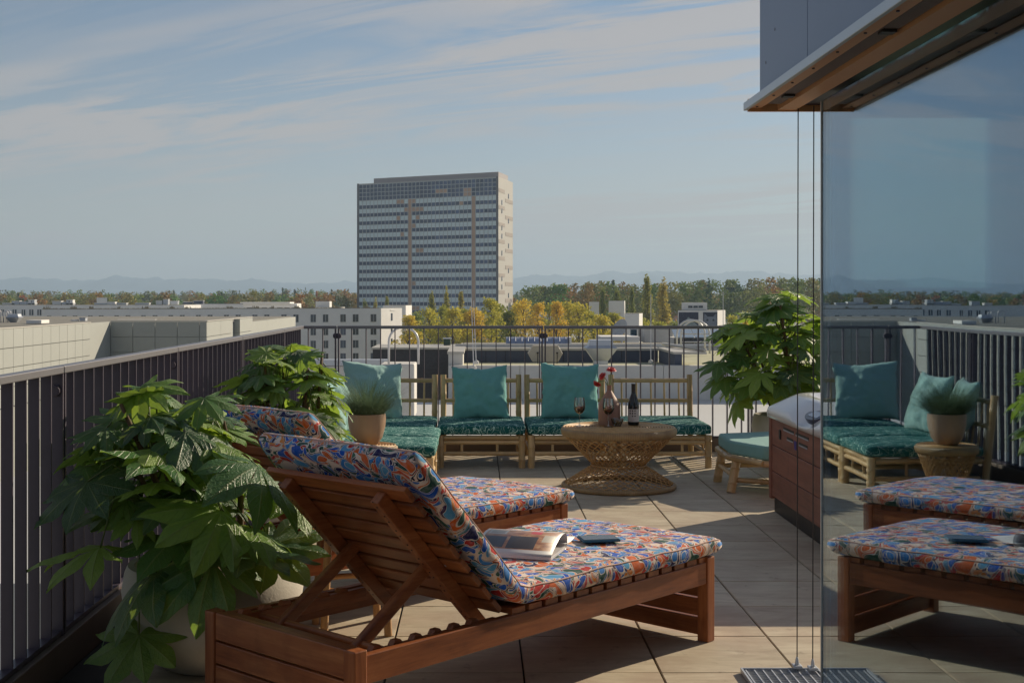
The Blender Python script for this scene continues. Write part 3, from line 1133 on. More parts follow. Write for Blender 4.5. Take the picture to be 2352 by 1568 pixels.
def fatsia(label, pot_at, pot_r, pot_h, crown_c, crown_r, nleaf, seed, smin, smax, stems=5, droop=0.5, lower=-0.55, extra=(), pot_mat=None):
    rd = random.Random(seed)
    t = thing('fatsia_plant', label, 'plant', (pot_at[0], pot_at[1], 0.0), group='potted fatsias')
    prof = [(pot_r * 0.52, 0.0), (pot_r * 0.60, 0.012), (pot_r * 0.80, pot_h * 0.22), (pot_r * 0.96, pot_h * 0.52), (pot_r, pot_h * 0.75),
            (pot_r * 0.965, pot_h * 0.93), (pot_r * 0.93, pot_h), (pot_r * 0.86, pot_h), (pot_r * 0.86, pot_h * 0.90)]
    MB().lathe(prof, 48, cap1=False).obj('pot', pot_mat or POTM, t, autosm=50)
    MB().lathe([(pot_r * 0.872, pot_h * 0.82), (pot_r * 0.872, pot_h * 0.90), (0.01, pot_h * 0.93)], 24).obj('soil', SOIL, t)
    cc = Vector(crown_c) - Vector((pot_at[0], pot_at[1], 0))
    cr = Vector(crown_r)
    axes = []
    for k in range(stems):
        a = 2 * math.pi * k / stems + rd.uniform(-0.4, 0.4)
        base = Vector((0.30 * pot_r * math.cos(a), 0.30 * pot_r * math.sin(a), pot_h * 0.88))
        top = cc + Vector((cr.x * 0.55 * math.cos(a), cr.y * 0.55 * math.sin(a), cr.z * rd.uniform(0.25, 0.8)))
        midp = base.lerp(top, 0.5) + Vector((rd.uniform(-0.04, 0.04), rd.uniform(-0.04, 0.04), 0))
        pts = [base, base.lerp(midp, 0.6), midp, midp.lerp(top, 0.55), top]
        MB().tube(pts, [0.016, 0.014, 0.012, 0.010, 0.007], 7).obj('stem', BARKY, t, smooth=True)
        axes.append((base, midp, top))
    spots = []
    tries = 0
    while len(spots) < nleaf and tries < 6000:
        tries += 1
        d = Vector((rd.gauss(0, 1), rd.gauss(0, 1), rd.gauss(0, 1))).normalized()
        if d.z < lower:
            continue
        rad = rd.uniform(0.50, 1.0) ** 0.6
        pos = cc + Vector((d.x * cr.x, d.y * cr.y, d.z * cr.z)) * rad
        if pos.z < pot_h * 0.45 and math.hypot(pos.x, pos.y) < pot_r * 1.02:
            continue
        sc = rd.uniform(smin, smax)
        if any((pos - q).length < 0.42 * sc for q, _, _ in spots):
            continue
        spots.append((pos, d, sc))
    for (p, d, sc) in extra:
        spots.append((Vector(p) - Vector((pot_at[0], pot_at[1], 0)), Vector(d).normalized(), sc))
    for (pos, d, sc) in spots:
        out = Vector((d.x, d.y, 0))
        if out.length < 0.05:
            out = Vector((rd.uniform(-1, 1), rd.uniform(-1, 1), 0))
        out.normalize()
        # blade axis: outwards and drooping more the lower it grows
        dr = droop * (0.75 - 0.85 * d.z) + rd.uniform(-0.35, 0.35)
        axis = (out + Vector((0, 0, -dr))).normalized()
        axis = (Matrix.Rotation(rd.uniform(-0.9, 0.9), 3, 'Z') @ axis)
        nrm = Vector((0, 0, 1)) + out * rd.uniform(0.1, 0.8) * (1.1 - d.z) + Vector((rd.uniform(-0.5, 0.5), rd.uniform(-0.5, 0.5), 0))
        y = nrm.cross(axis).normalized()
        zc = axis.cross(y).normalized()
        M = Matrix((axis, y, zc)).transposed().to_4x4()
        start = pos - axis * sc * 0.30
        M = T(*start) @ M @ Matrix.Scale(sc * 0.66, 4)
        place(rd.choice(LEAVES), 'leaf', None, t, M)
        b, mm, tp = min(axes, key=lambda s: ((s[2] + s[1]) / 2 - start).length)
        root = mm.lerp(tp, rd.uniform(0.0, 0.9))
        ctrl = root.lerp(start, 0.55) + Vector((0, 0, 0.05 * sc / 0.3))
        MB().tube([root, ctrl, start], [0.0045, 0.0035, 0.0028], 5).obj('petiole', STEM, t, smooth=True)
    return t


fatsia('big leafy fatsia in the sand coloured pot at the head of the loungers', (-0.99, 4.80), 0.335, 0.38,
       (-1.15, 4.78, 0.71), (0.37, 0.40, 0.35), 60, 11, 0.20, 0.47, 7, 0.36, -0.50,
       extra=[((-1.22, 4.42, 0.34), (-0.5, -0.8, -0.3), 0.44), ((-0.99, 4.36, 0.40), (0.1, -1, -0.2), 0.42), ((-0.78, 4.42, 0.47), (0.45, -0.9, 0), 0.46), ((-0.66, 4.60, 0.44), (0.9, -0.5, 0), 0.38), ((-1.10, 4.44, 0.50), (-0.2, -1, 0), 0.40), ((-0.86, 4.44, 0.56), (0.3, -1, 0.1), 0.42), ((-1.43, 4.45, 0.50), (-0.8, -0.6, 0), 0.40),
              ((-1.20, 4.42, 0.12), (-0.4, -0.7, -0.6), 0.34), ((-0.60, 4.7, 0.62), (1, -0.2, 0), 0.34),
              ((-0.95, 4.35, 0.62), (0.1, -1, 0.2), 0.46), ((-0.70, 4.42, 0.72), (0.5, -0.8, 0.2), 0.44), ((-1.08, 4.40, 0.82), (-0.1, -0.9, 0.4), 0.42)])
fatsia('fatsia behind the loungers, in front of the corner sofa', (-1.08, 7.35), 0.27, 0.38,
       (-1.10, 7.40, 0.74), (0.37, 0.42, 0.40), 76, 23, 0.18, 0.37, 6, 0.55, -0.75)
fatsia('fatsia beside the hot tub against the back railing', (2.50, 10.35), 0.28, 0.42,
       (2.42, 10.25, 0.86), (0.62, 0.44, 0.56), 96, 37, 0.22, 0.46, 6, 0.65, -0.75)


# ================================================================== bamboo sofas
def bamboo(parent, name, a, b, r, nodes=2, mat=None, seed=0, taper=0.0):
    """a cane with swollen joints; the mesh runs along its own z axis"""
    a, b = Vector(a), Vector(b)
    L = (b - a).length
    rd = random.Random(int(abs(a.x * 991 + a.y * 577 + a.z * 313 + b.z * 77 + b.x * 41) * 100) + seed)
    zs, rs = [0.0], [r]
    cuts = sorted([L * (k + rd.uniform(0.25, 0.75)) / max(1, nodes) for k in range(nodes)])
    for c in cuts:
        for dz, f in ((-0.012, 1.0), (-0.004, 1.10), (0.0, 0.98), (0.004, 1.12), (0.012, 1.0)):
            z = c + dz
            if zs[-1] < z < L:
                zs.append(z)
                rs.append(r * f)
    zs.append(L)
    rs.append(r)
    bend = rd.uniform(-0.003, 0.003)
    pts = [(bend * math.sin(math.pi * z / L), 0, z) for z in zs]
    me = MB().tube(pts, [q * (1 - taper * z / L) for q, z in zip(rs, zs)], 12).mesh(name, True)
    me.set_sharp_from_angle(angle=R(55))
    q = (b - a).to_track_quat('Z', 'Y').to_matrix().to_4x4()
    o = link(name, me, mat or BAMB, parent)
    o.matrix_local = T(*a) @ q
    return o


def cushion_mesh(sx, sy, sz, r=0.03, puff=0.012, seed=0):
    nx, ny, nz = 14, 14, 4
    bmx = bmesh.new()
    bmesh.ops.create_cube(bmx, size=1.0)
    bmesh.ops.scale(bmx, vec=(sx, sy, sz), verts=bmx.verts)
    bmesh.ops.subdivide_edges(bmx, edges=bmx.edges[:], cuts=11, use_grid_fill=True)
    hx, hy, hz = sx / 2, sy / 2, sz / 2
    for v in bmx.verts:
        c = Vector((max(-hx + r, min(hx - r, v.co.x)), max(-hy + r, min(hy - r, v.co.y)), max(-hz + r, min(hz - r, v.co.z))))
        d = v.co - c
        if d.length > 1e-6:
            v.co = c + d.normalized() * r
        u, w = v.co.x / hx, v.co.y / hy
        if v.co.z > 0:
            v.co.z += puff * (1 - u * u) * (1 - w * w) + 0.006 * mnoise.noise(Vector((v.co.x * 5 + seed, v.co.y * 5, seed)))
        v.co.x += 0.005 * mnoise.noise(Vector((v.co.x * 3, v.co.y * 6, v.co.z * 9 + seed)))
        v.co.y += 0.005 * mnoise.noise(Vector((v.co.x * 6, v.co.y * 3, v.co.z * 9 + seed + 9)))
    bmesh.ops.translate(bmx, vec=(0, 0, hz), verts=bmx.verts)
    me = bpy.data.meshes.new('seat_cushion')
    bmx.to_mesh(me)
    bmx.free()
    me.polygons.foreach_set('use_smooth', [True] * len(me.polygons))
    return me


def sofa(label, loc, rz, w, d, seed):
    """local x across, y from front (0) to back (d)"""
    t = thing('bamboo_sofa', label, 'sofa', loc, rz, 'bamboo sofa modules')
    rl_, SZ = 0.027, 0.262
    for x in (rl_, w - rl_):
        bamboo(t, 'leg', (x, rl_, 0), (x, rl_, SZ), rl_, 2)
        bamboo(t, 'back_post', (x, d - 0.09, 0), (x, d - 0.012, 0.69), 0.0245, 3)
        bamboo(t, 'side_rail', (x, 2 * rl_ + 0.001, 0.235), (x, d - 0.10, 0.235), 0.019, 2)
        bamboo(t, 'side_rail', (x, 2 * rl_ + 0.001, 0.115), (x, d - 0.12, 0.115), 0.017, 2)
        for yy in (0.3, 0.55):
            bamboo(t, 'spindle', (x, d * yy, 0.132), (x, d * yy, 0.217), 0.011, 0)
    bamboo(t, 'front_rail', (2 * rl_ + 0.001, rl_, 0.241), (w - 2 * rl_ - 0.001, rl_, 0.241), 0.0195, 2)
    bamboo(t, 'front_rail', (2 * rl_ + 0.001, rl_, 0.203), (w - 2 * rl_ - 0.001, rl_, 0.203), 0.0165, 2, seed=5)
    bamboo(t, 'front_rail', (2 * rl_ + 0.001, rl_, 0.115), (w - 2 * rl_ - 0.001, rl_, 0.115), 0.0175, 3)
    for f in (0.28, 0.68):
        bamboo(t, 'spindle', (w * f, rl_, 0.133), (w * f, rl_, 0.187), 0.011, 0)
    bamboo(t, 'back_rail', (0.05, d - 0.10, 0.235), (w - 0.05, d - 0.10, 0.235), 0.0185, 2)

    def yb(z):
        return d - 0.09 + 0.078 * z / 0.69
    for z, r in ((0.640, 0.0185), (0.468, 0.0165)):
        bamboo(t, 'back_rail', (0.05, yb(z), z), (w - 0.05, yb(z), z), r, 3)
    for k in range(5):
        x = w * (k + 1) / 6 + 0.004 * ((k * 7) % 3 - 1)
        bamboo(t, 'back_spindle', (x, yb(0.254) - 0.002, 0.254), (x, yb(0.62) - 0.001, 0.62), 0.0085, 2)
    cu = link('seat_cushion', cushion_mesh(w + 0.004, d - 0.08, 0.082, 0.03, 0.010, seed), LINECLOTH, t)
    cu.location = (w / 2, (d - 0.08) / 2 - 0.012, SZ)
    return t


SW = 0.709
sofa('bamboo sofa module at the corner, partly behind the grass pot', (-1.055, 10.22, 0), 0, SW, 0.95, 1)
sofa('bamboo sofa module with a teal pillow, left of the seat behind the vase', (-0.325, 10.22, 0), 0, SW, 0.95, 2)
sofa('bamboo sofa module with a teal pillow, behind the vase and wine glasses', (0.402, 10.22, 0), 0, SW, 0.95, 3)
sofa('bamboo sofa module without pillow, behind the wine bottle', (1.135, 10.22, 0), 0, SW + 0.03, 0.95, 4)
sofa('bamboo sofa module along the slatted railing, nearest the grass pot', (-0.30, 8.79, 0), R(90), 0.668, 0.90, 5)
sofa('bamboo sofa module along the slatted railing, beside the corner', (-0.305, 9.475, 0), R(90), 0.668, 0.90, 6)


def pillow(label, mat, at, rz, tilt, size=0.48, puff=0.085, seed=0, roll=0.0):
    n = 26
    V, F = [], []
    idx = {}
    for side in (1, -1):
        for i in range(n + 1):
            for j in range(n + 1):
                u, v = -1 + 2 * i / n, -1 + 2 * j / n
                edge = abs(u) > 0.999 or abs(v) > 0.999
                if side == -1 and edge:
                    continue
                h = ((1 - u ** 2) * (1 - v ** 2)) ** 0.46
                x = size / 2 * u * (1 - 0.075 * (1 - v * v))
                z = size / 2 * v * (1 - 0.075 * (1 - u * u))
                wr = 0.030 * mnoise.noise(Vector((u * 2.3 + seed, v * 2.3, side * 3))) + 0.016 * mnoise.noise(Vector((u * 6 + seed, v * 5, side * 5)))
                rim = 0.010 * mnoise.noise(Vector((u * 7 + seed, v * 7, 1.5)))
                sag = -0.016 * (1 - u * u) if v > 0.9 else 0
                y = -side * (puff * h + wr * h) + 0.018 * mnoise.noise(Vector((u * 1.4 + seed, v * 1.4, 7)))
                idx[(side, i, j)] = len(V)
                V.append((x + rim, y, z + rim + sag * 0.6))
    for side in (1, -1):
        for i in range(n):
            for j in range(n):
                q = []
                for (a, b) in ((i, j), (i + 1, j), (i + 1, j + 1), (i, j + 1)):
                    q.append(idx.get((side, a, b), idx.get((1, a, b))))
                F.append(tuple(q if side == 1 else q[::-1]))
    me = bpy.data.meshes.new('throw_pillow')
    me.from_pydata(V, [], F)
    me.polygons.foreach_set('use_smooth', [True] * len(me.polygons))
    o = link('throw_pillow', me, mat)
    o.matrix_world = T(*at) @ RZ(rz) @ RX(tilt) @ RY(roll) @ T(0, 0, size / 2 - 0.012)
    tag(o, label, 'pillow', 'pillows on the bamboo sofas')
    return o


pillow('teal pillow standing upright on the sofa behind the lounger foot', TEAL, (0.03, 10.72, 0.345), 0, R(-19), 0.475, 0.085, 1, R(-2))
pillow('large teal pillow beside the red flowers', TEAL, (0.775, 10.72, 0.345), R(3), R(-19), 0.50, 0.09, 5, R(2))
pillow('pale teal pillow in the sofa corner behind the grass pot', MINT, (-0.86, 10.66, 0.345), R(22), R(-20), 0.52, 0.10, 9, R(4))
pillow('pale teal pillow leaning on the side sofa beside the grass pot', MINT, (-0.98, 9.75, 0.345), R(82), R(-20), 0.48, 0.09, 13)
pillow('pale teal pillow on the side sofa half hidden behind the fatsia', MINT, (-0.98, 9.15, 0.345), R(98), R(-20), 0.48, 0.09, 17)


# ================================================================== rattan tables
def rattan_table(name, label, loc, rt, rw, rb_, h, waist, n, band, twist=R(58)):
    t = thing(name, label, 'table', (*loc, 0))
    m, nt, b = RATT, None, None
    hh = h
    MB().lathe([(rt - 0.03, hh - band), (rt - 0.006, hh - band + 0.006), (rt, hh - band * 0.55), (rt, hh - 0.012), (rt - 0.010, hh - 0.002), (rt - 0.03, hh)], 96,
               cap0=False, cap1=False).obj('rim_band', BANDM, t, smooth=True)
    MB().lathe([(rt - 0.03, hh - 0.012), (rt - 0.03, hh - 0.006)], 64).obj('table_top', RATT, t)
    co = MB()
    rr = rt - 0.018
    while rr > 0.02:
        co.tube([(rr * math.cos(2 * math.pi * k / 56), rr * math.sin(2 * math.pi * k / 56), hh - 0.002) for k in range(56)], 0.0062, 6, True)
        rr -= 0.0195
    co.obj('coiled_rings', RATT, t, smooth=True)
    st = MB()
    for k in range(n):
        for sg in (1, -1):
            a0 = 2 * math.pi * (k + (0.25 if sg > 0 else 0.75)) / n
            # upper half
            top = Vector(((rt - 0.02) * math.cos(a0), (rt - 0.02) * math.sin(a0), hh - band * 0.9))
            a1 = a0 + sg * twist
            w = Vector((rw * math.cos(a1), rw * math.sin(a1), waist))
            r0, r1 = rt - 0.02, rw
            z0, z1 = hh - band * 0.9, waist
            a2 = a1 + sg * twist * 0.9
            for (ra, rb2, za, zb, aa, ab) in ((r0, r1, z0, z1, a0, a1), (r1, rb_ - 0.012, z1, 0.03, a1, a2)):
                pts = []
                for q in range(6):
                    f = q / 5
                    rr2 = ra + (rb2 - ra) * f
                    an = aa + (ab - aa) * f
                    pts.append((rr2 * math.cos(an), rr2 * math.sin(an), za + (zb - za) * f))
                st.tube(pts, 0.0034, 5)
    tag(st.obj('woven_strands', RATT, t, smooth=True), kind='stuff')
    MB().tube([((rw + 0.012) * math.cos(2 * math.pi * k / 40), (rw + 0.012) * math.sin(2 * math.pi * k / 40), waist) for k in range(40)], 0.006, 7, True).obj('waist_ring', RATT, t, smooth=True)
    MB().tube([((rb_ - 0.016) * math.cos(2 * math.pi * k / 72), (rb_ - 0.016) * math.sin(2 * math.pi * k / 72), 0.0185) for k in range(72)], 0.0185, 10, True).obj('base_ring', BANDM, t, smooth=True)
    return t


def band_material():
    m, nt, b = newmat('wrapped_cane_band')
    v = coord(nt)
    s = nd(nt, 'ShaderNodeSeparateXYZ')
    nt.links.new(v, s.inputs[0])
    ang = ma(nt, 'ARCTAN2', s.outputs[1], s.outputs[0])
    st = ma(nt, 'SINE', ma(nt, 'MULTIPLY', ang, 210.0))
    n = noise(nt, v, 9.0, 3.0)
    c = ramp(nt, n, [(0.3, (0.30, 0.19, 0.085)), (0.7, (0.48, 0.34, 0.17))])
    c = mixc(nt, ma(nt, 'MULTIPLY_ADD', st, 0.22, 0.22), c, (0.16, 0.09, 0.035))
    nt.links.new(c, b.inputs['Base Color'])
    b.inputs['Roughness'].default_value = 0.5
    bump(nt, b, st, 0.5, 0.002)
    return m


BANDM = band_material()
TH = 0.435
rattan_table('rattan_table', 'round rattan coffee table with woven hourglass base', (1.013, 9.19), 0.414, 0.184, 0.41, TH, 0.165, 34, 0.062)
rattan_table('rattan_stand', 'small rattan stand under the pot of blue grass', (-0.735, 8.50), 0.205, 0.105, 0.185, 0.385, 0.10, 30, 0.055)


# ------------------------------------------------------------------ on the coffee table
def clear_glass(name, col=(1, 1, 1), rough=0.0, ior=1.45):
    m, nt, b = newmat(name)
    nt.nodes.remove(b)
    gl = nd(nt, 'ShaderNodeBsdfGlossy', inp={'Color': (1, 1, 1, 1), 'Roughness': 0.03})
    tr = nd(nt, 'ShaderNodeBsdfTransparent', inp={'Color': (*col, 1)})
    lw = nd(nt, 'ShaderNodeFresnel', inp={'IOR': ior})
    mx = nd(nt, 'ShaderNodeMixShader')
    nt.links.new(ma(nt, 'MULTIPLY_ADD', lw.outputs[0], 1.0, 0.05, clamp=True), mx.inputs[0])
    nt.links.new(tr.outputs[0], mx.inputs[1])
    nt.links.new(gl.outputs[0], mx.inputs[2])
    nt.links.new(mx.outputs[0], nt.nodes['Material Output'].inputs[0])
    return m


CLEAR = clear_glass('clear_glass', (0.90, 0.92, 0.92))
WINE = simple('red_wine', (0.20, 0.010, 0.022), 0.08, var=0.05)
BOTTLE = simple('black_green_bottle_glass', (0.006, 0.012, 0.014), 0.07, var=0.05)
VASE = simple('dusty_pink_stoneware', (0.34, 0.19, 0.135), 0.62, var=0.10, scale=18, bmp=0.15, bscale=90)
LABEL = simple('cream_paper_label', (0.58, 0.54, 0.50), 0.7, var=0.04)
INK = simple('brown_black_ink', (0.02, 0.012, 0.012), 0.6)
PETAL = simple('red_petal', (0.52, 0.012, 0.014), 0.55, var=0.2, scale=60)

v = thing('vase', 'angular dusty pink stoneware vase holding the red flowers', 'vase', (0.959, 9.32, TH + 0.004))
MB().lathe([(0.078, 0), (0.080, 0.004), (0.080, 0.147), (0.078, 0.151), (0.020, 0.242), (0.017, 0.246), (0.0165, 0.284), (0.0175, 0.286), (0.013, 0.286), (0.012, 0.262)], 40, cap1=False).obj('body', VASE, v, autosm=30)


def gerbera(label, pts, face, rad):
    root = thing('flower', label, 'flower', pts[0], group='red flowers in the vase')
    o = Vector(pts[0])
    q = [Vector(p) - o for p in pts]
    fine = []
    for i in range(len(q) - 1):
        for k in range(4):
            t = k / 4
            p0, p1, p2, p3 = q[max(0, i - 1)], q[i], q[i + 1], q[min(len(q) - 1, i + 2)]
            fine.append(0.5 * ((2 * p1) + (p2 - p0) * t + (2 * p0 - 5 * p1 + 4 * p2 - p3) * t * t + (3 * p1 - p0 - 3 * p2 + p3) * t ** 3))
    fine.append(q[-1])
    MB().tube(fine, 0.0032, 6).obj('stem', simple('flower_stem', (0.20, 0.26, 0.07), 0.5), root, smooth=True)
    M = T(*q[-1]) @ Vector(face).to_track_quat('Z', 'Y').to_matrix().to_4x4()
    pm = MB()
    for ring_, (n, r, zt) in enumerate(((18, rad, -0.004), (14, rad * 0.75, 0.004))):
        for k in range(n):
            a = 2 * math.pi * (k + 0.5 * ring_) / n
            ca, sa = math.cos(a), math.sin(a)
            L, w = r, r * 0.16
            row = []
            for (s, ww, z) in ((0.15, 0.4, 0.0), (0.55, 1.0, 0.006 + zt), (0.85, 0.85, 0.004 + zt * 1.6), (1.0, 0.25, -0.002 + zt * 2)):
                row += [(ca * L * s - sa * w * ww, sa * L * s + ca * w * ww, z), (ca * L * s + sa * w * ww, sa * L * s - ca * w * ww, z)]
            pm.add(row, [(0, 1, 3, 2), (2, 3, 5, 4), (4, 5, 7, 6)], M)
    pm.obj('petals', PETAL, root)
    MB().lathe([(0.011, -0.004), (0.012, 0.002), (0.008, 0.007), (0.001, 0.008)], 12, M).obj('heart', simple('flower_heart', (0.12, 0.02, 0.01), 0.7), root, smooth=True)
    MB().lathe([(0.004, -0.016), (0.010, -0.006), (0.011, -0.002)], 10, M).obj('calyx', STEM, root, smooth=True)


vz = TH + 0.004 + 0.262
vx, vy = 0.959, 9.32


def fp(px, py, Y):
    q = P(px, py, Y)
    return (q.x, q.y, q.z)


gerbera('red gerbera standing tallest over the vase', [(vx + 0.005, vy, vz), fp(1402, 868, 9.33), fp(1404, 848, 9.33)], (0.05, -0.25, 1), 0.040)
gerbera('red gerbera tilted sideways just below the tallest bloom', [(vx - 0.004, vy, vz), fp(1393, 872, 9.30), fp(1383, 863, 9.29)], (-0.85, -0.35, 0.6), 0.034)
gerbera('red gerbera bending low beside the pillow', [(vx - 0.006, vy + 0.002, vz), fp(1390, 876, 9.30), fp(1379, 875, 9.29), fp(1371, 882, 9.28)], (-0.5, -0.35, -0.75), 0.034)


def wine_glass(label, x, y):
    g = thing('wine_glass', label, 'wine glass', (x, y, TH + 0.004), group='wine glasses')
    MB().lathe([(0.034, 0.0), (0.034, 0.0018), (0.010, 0.005), (0.0045, 0.012), (0.0040, 0.075), (0.0065, 0.086)], 28, cap1=False).obj('foot', CLEAR, g, autosm=60)
    MB().lathe([(0.0065, 0.086), (0.026, 0.098), (0.038, 0.118), (0.041, 0.138), (0.0395, 0.165), (0.0345, 0.205), (0.0335, 0.205), (0.0385, 0.165), (0.040, 0.138),
                (0.037, 0.118), (0.025, 0.0995), (0.002, 0.0905)], 32, cap0=False, cap1=False).obj('bowl', CLEAR, g, autosm=60)
    MB().lathe([(0.002, 0.0915), (0.024, 0.1005), (0.0362, 0.1185), (0.0392, 0.1375), (0.0390, 0.141)], 32).obj('wine', WINE, g, autosm=40)


wine_glass('wine glass standing apart, in front of the teal pillow', 0.734, 9.22)
wine_glass('wine glass in front of the pink vase', 0.935, 9.15)

b = thing('wine_bottle', 'dark wine bottle with dotted cream label', 'bottle', (1.131, 9.29, TH + 0.004))
MB().lathe([(0.036, 0), (0.0405, 0.005), (0.041, 0.02), (0.041, 0.135), (0.0385, 0.160), (0.029, 0.195), (0.0185, 0.222), (0.0150, 0.240), (0.0150, 0.243)], 40).obj('body', BOTTLE, b, autosm=50)
MB().lathe([(0.0152, 0.2435), (0.0155, 0.292), (0.0168, 0.293), (0.0168, 0.299), (0.014, 0.300)], 28).obj('capsule', simple('black_capsule', (0.012, 0.012, 0.013), 0.3), b, autosm=40)
lb = MB()
N = 36
for k in range(N + 1):
    a = R(-180 + 12) + R(156 + 90) * 0 + R(-12 + 180 - 12) * k / N
    for z in (0.026, 0.118):
        lb.v.append((0.0414 * math.cos(a), 0.0414 * math.sin(a), z))
lb.f = [(2 * k, 2 * k + 2, 2 * k + 3, 2 * k + 1) for k in range(N)]
lbo = lb.obj('label', LABEL, b, smooth=True)
dots = MB()
for (c, r) in ((0, 0), (1, 0), (2, 0), (0, 1), (1, 1), (2, 1), (1, 2), (2, 2)):
    ac = R(-90) + (-0.66 + c * 0.44) - 0.06
    zc = 0.106 - r * 0.0190
    ring = [(0.0417 * math.cos(ac + 0.125 * math.cos(q) * 1.0), 0.0417 * math.sin(ac + 0.125 * math.cos(q)), zc + 0.0055 * math.sin(q)) for q in [2 * math.pi * i / 14 for i in range(14)]]
    dots.add(ring, [tuple(range(14))])
dots.bx(-0.022, 0.004, -0.0419, -0.0415, 0.0395, 0.0405)
dots.obj('label_dots', INK, b)
bw = thing('glass_bowl', 'small cut glass bowl between the wine glass and the bottle', 'bowl', (1.005, 9.20, TH + 0.004))
MB().lathe([(0.024, 0), (0.026, 0.006), (0.040, 0.028), (0.046, 0.056), (0.043, 0.056), (0.037, 0.030), (0.022, 0.010), (0.002, 0.009)], 14, cap1=False).obj('body', CLEAR, bw)
nuts = MB()
for k in range(26):
    a, r_ = random.uniform(0, 6.28), random.uniform(0, 0.028)
    M = T(r_ * math.cos(a), r_ * math.sin(a), 0.018 + random.uniform(0, 0.018)) @ RZ(a)
    nuts.lathe([(0.001, -0.006), (0.005, -0.003), (0.005, 0.003), (0.001, 0.006)], 6, M @ RX(random.uniform(0, 3)))
tag(nuts.obj('nuts', simple('roast_nuts', (0.34, 0.20, 0.09), 0.6, var=0.3, scale=90), bw), kind='stuff')

# ------------------------------------------------------------------ pot of blue grass on the small stand
gp = thing('grass_pot', 'tan pot of blue green grass on the small rattan stand', 'plant', (-0.735, 8.50, 0.389))
MB().lathe([(0.066, 0), (0.074, 0.006), (0.104, 0.05), (0.122, 0.12), (0.127, 0.17), (0.124, 0.205), (0.116, 0.205), (0.116, 0.19)], 40, cap1=False).obj(
    'pot', simple('glazed_tan_ceramic', (0.40, 0.275, 0.185), 0.35, var=0.12, scale=8), gp, autosm=50)
MB().lathe([(0.117, 0.17), (0.117, 0.188), (0.01, 0.198)], 20).obj('soil', SOIL, gp)
gb = MB()
rd = random.Random(5)
for k in range(1900):
    a = rd.uniform(0, 2 * math.pi)
    r0 = 0.105 * math.sqrt(rd.random())
    L = rd.uniform(0.15, 0.31)
    p = Vector((r0 * math.cos(a), r0 * math.sin(a), 0.195))
    aa = a + rd.uniform(-0.6, 0.6)
    out = Vector((math.cos(aa), math.sin(aa), 0))
    side = Vector((-math.sin(aa), math.cos(aa), 0)) * 0.0015
    phi = rd.uniform(0.0, 0.55) + 0.55 * r0 / 0.105
    bend = rd.uniform(0.2, 1.5)
    row = []
    for s in range(6):
        f = s / 5
        row += [tuple(p - side * (1 - f * 0.8)), tuple(p + side * (1 - f * 0.8))]
        th = min(2.4, phi + bend * f)
        p = p + (out * math.sin(th) + Vector((0, 0, math.cos(th)))) * (L / 5)
    gb.add(row, [(2 * q, 2 * q + 1, 2 * q + 3, 2 * q + 2) for q in range(5)])
tag(gb.obj('grass_blades', foliage_material('blue_fescue', [(0.2, (0.10, 0.16, 0.09)), (0.5, (0.19, 0.26, 0.15)), (0.8, (0.34, 0.36, 0.19))], 0.35), gp), kind='stuff')

# ------------------------------------------------------------------ bamboo stool with sage cushion by the tub
st = thing('bamboo_stool', 'low splay legged bamboo stool with sage green cushion by the hot tub', 'stool', (2.16, 9.15, 0))
poly = [(-0.37, 0.40), (-0.385, -0.10), (-0.22, -0.47), (0.22, -0.52), (0.40, -0.2), (0.40, 0.40), (0.1, 0.55)]
SZ2 = 0.255
for i in range(len(poly)):
    a, c = poly[i], poly[(i + 1) % len(poly)]
    bamboo(st, 'seat_rail', (*a, SZ2 - 0.02), (*c, SZ2 - 0.02), 0.022, 2)
for (top, bot) in (((-0.355, 0.30), (-0.385, 0.33)), ((-0.34, -0.15), (-0.39, -0.20)), ((0.22, -0.46), (0.25, -0.50)), ((0.36, 0.38), (0.40, 0.42))):
    bamboo(st, 'leg', (*bot, 0), (*top, SZ2 - 0.035), 0.031, 2)
bamboo(st, 'stretcher', (-0.37, 0.30, 0.125), (-0.365, -0.14, 0.115), 0.017, 2)
bamboo(st, 'stretcher', (-0.35, -0.17, 0.085), (0.22, -0.47, 0.085), 0.018, 2)
bamboo(st, 'stretcher', (-0.35, 0.30, 0.125), (0.36, 0.38, 0.125), 0.017, 2)
cm = MB().prism([(x * 0.99, y * 0.99) for x, y in poly], SZ2, SZ2 + 0.098)
cm.obj('seat_cushion', STOOLCLOTH, st, bevel=0.022, seg=4, autosm=60)

# ------------------------------------------------------------------ bentwood side stool between the loungers
bs = thing('side_stool', 'pale bentwood side stool standing between the two loungers', 'stool', (-0.52, 5.27, 0))
tops = []
for k in range(4):
    a = R(45 + 90 * k) + 0.25
    bamboo(bs, 'leg', (0.185 * math.cos(a), 0.185 * math.sin(a), 0), (0.155 * math.cos(a), 0.155 * math.sin(a), 0.40), 0.0165, 0, OAK)
MB().tube([(0.148 * math.cos(2 * math.pi * k / 36), 0.148 * math.sin(2 * math.pi * k / 36), 0.19) for k in range(36)], 0.012, 8, True).obj('stretcher_ring', OAK, bs, smooth=True)
MB().lathe([(0.165, 0.395), (0.19, 0.40), (0.192, 0.418), (0.185, 0.424)], 36).obj('seat', OAK, bs, autosm=40)

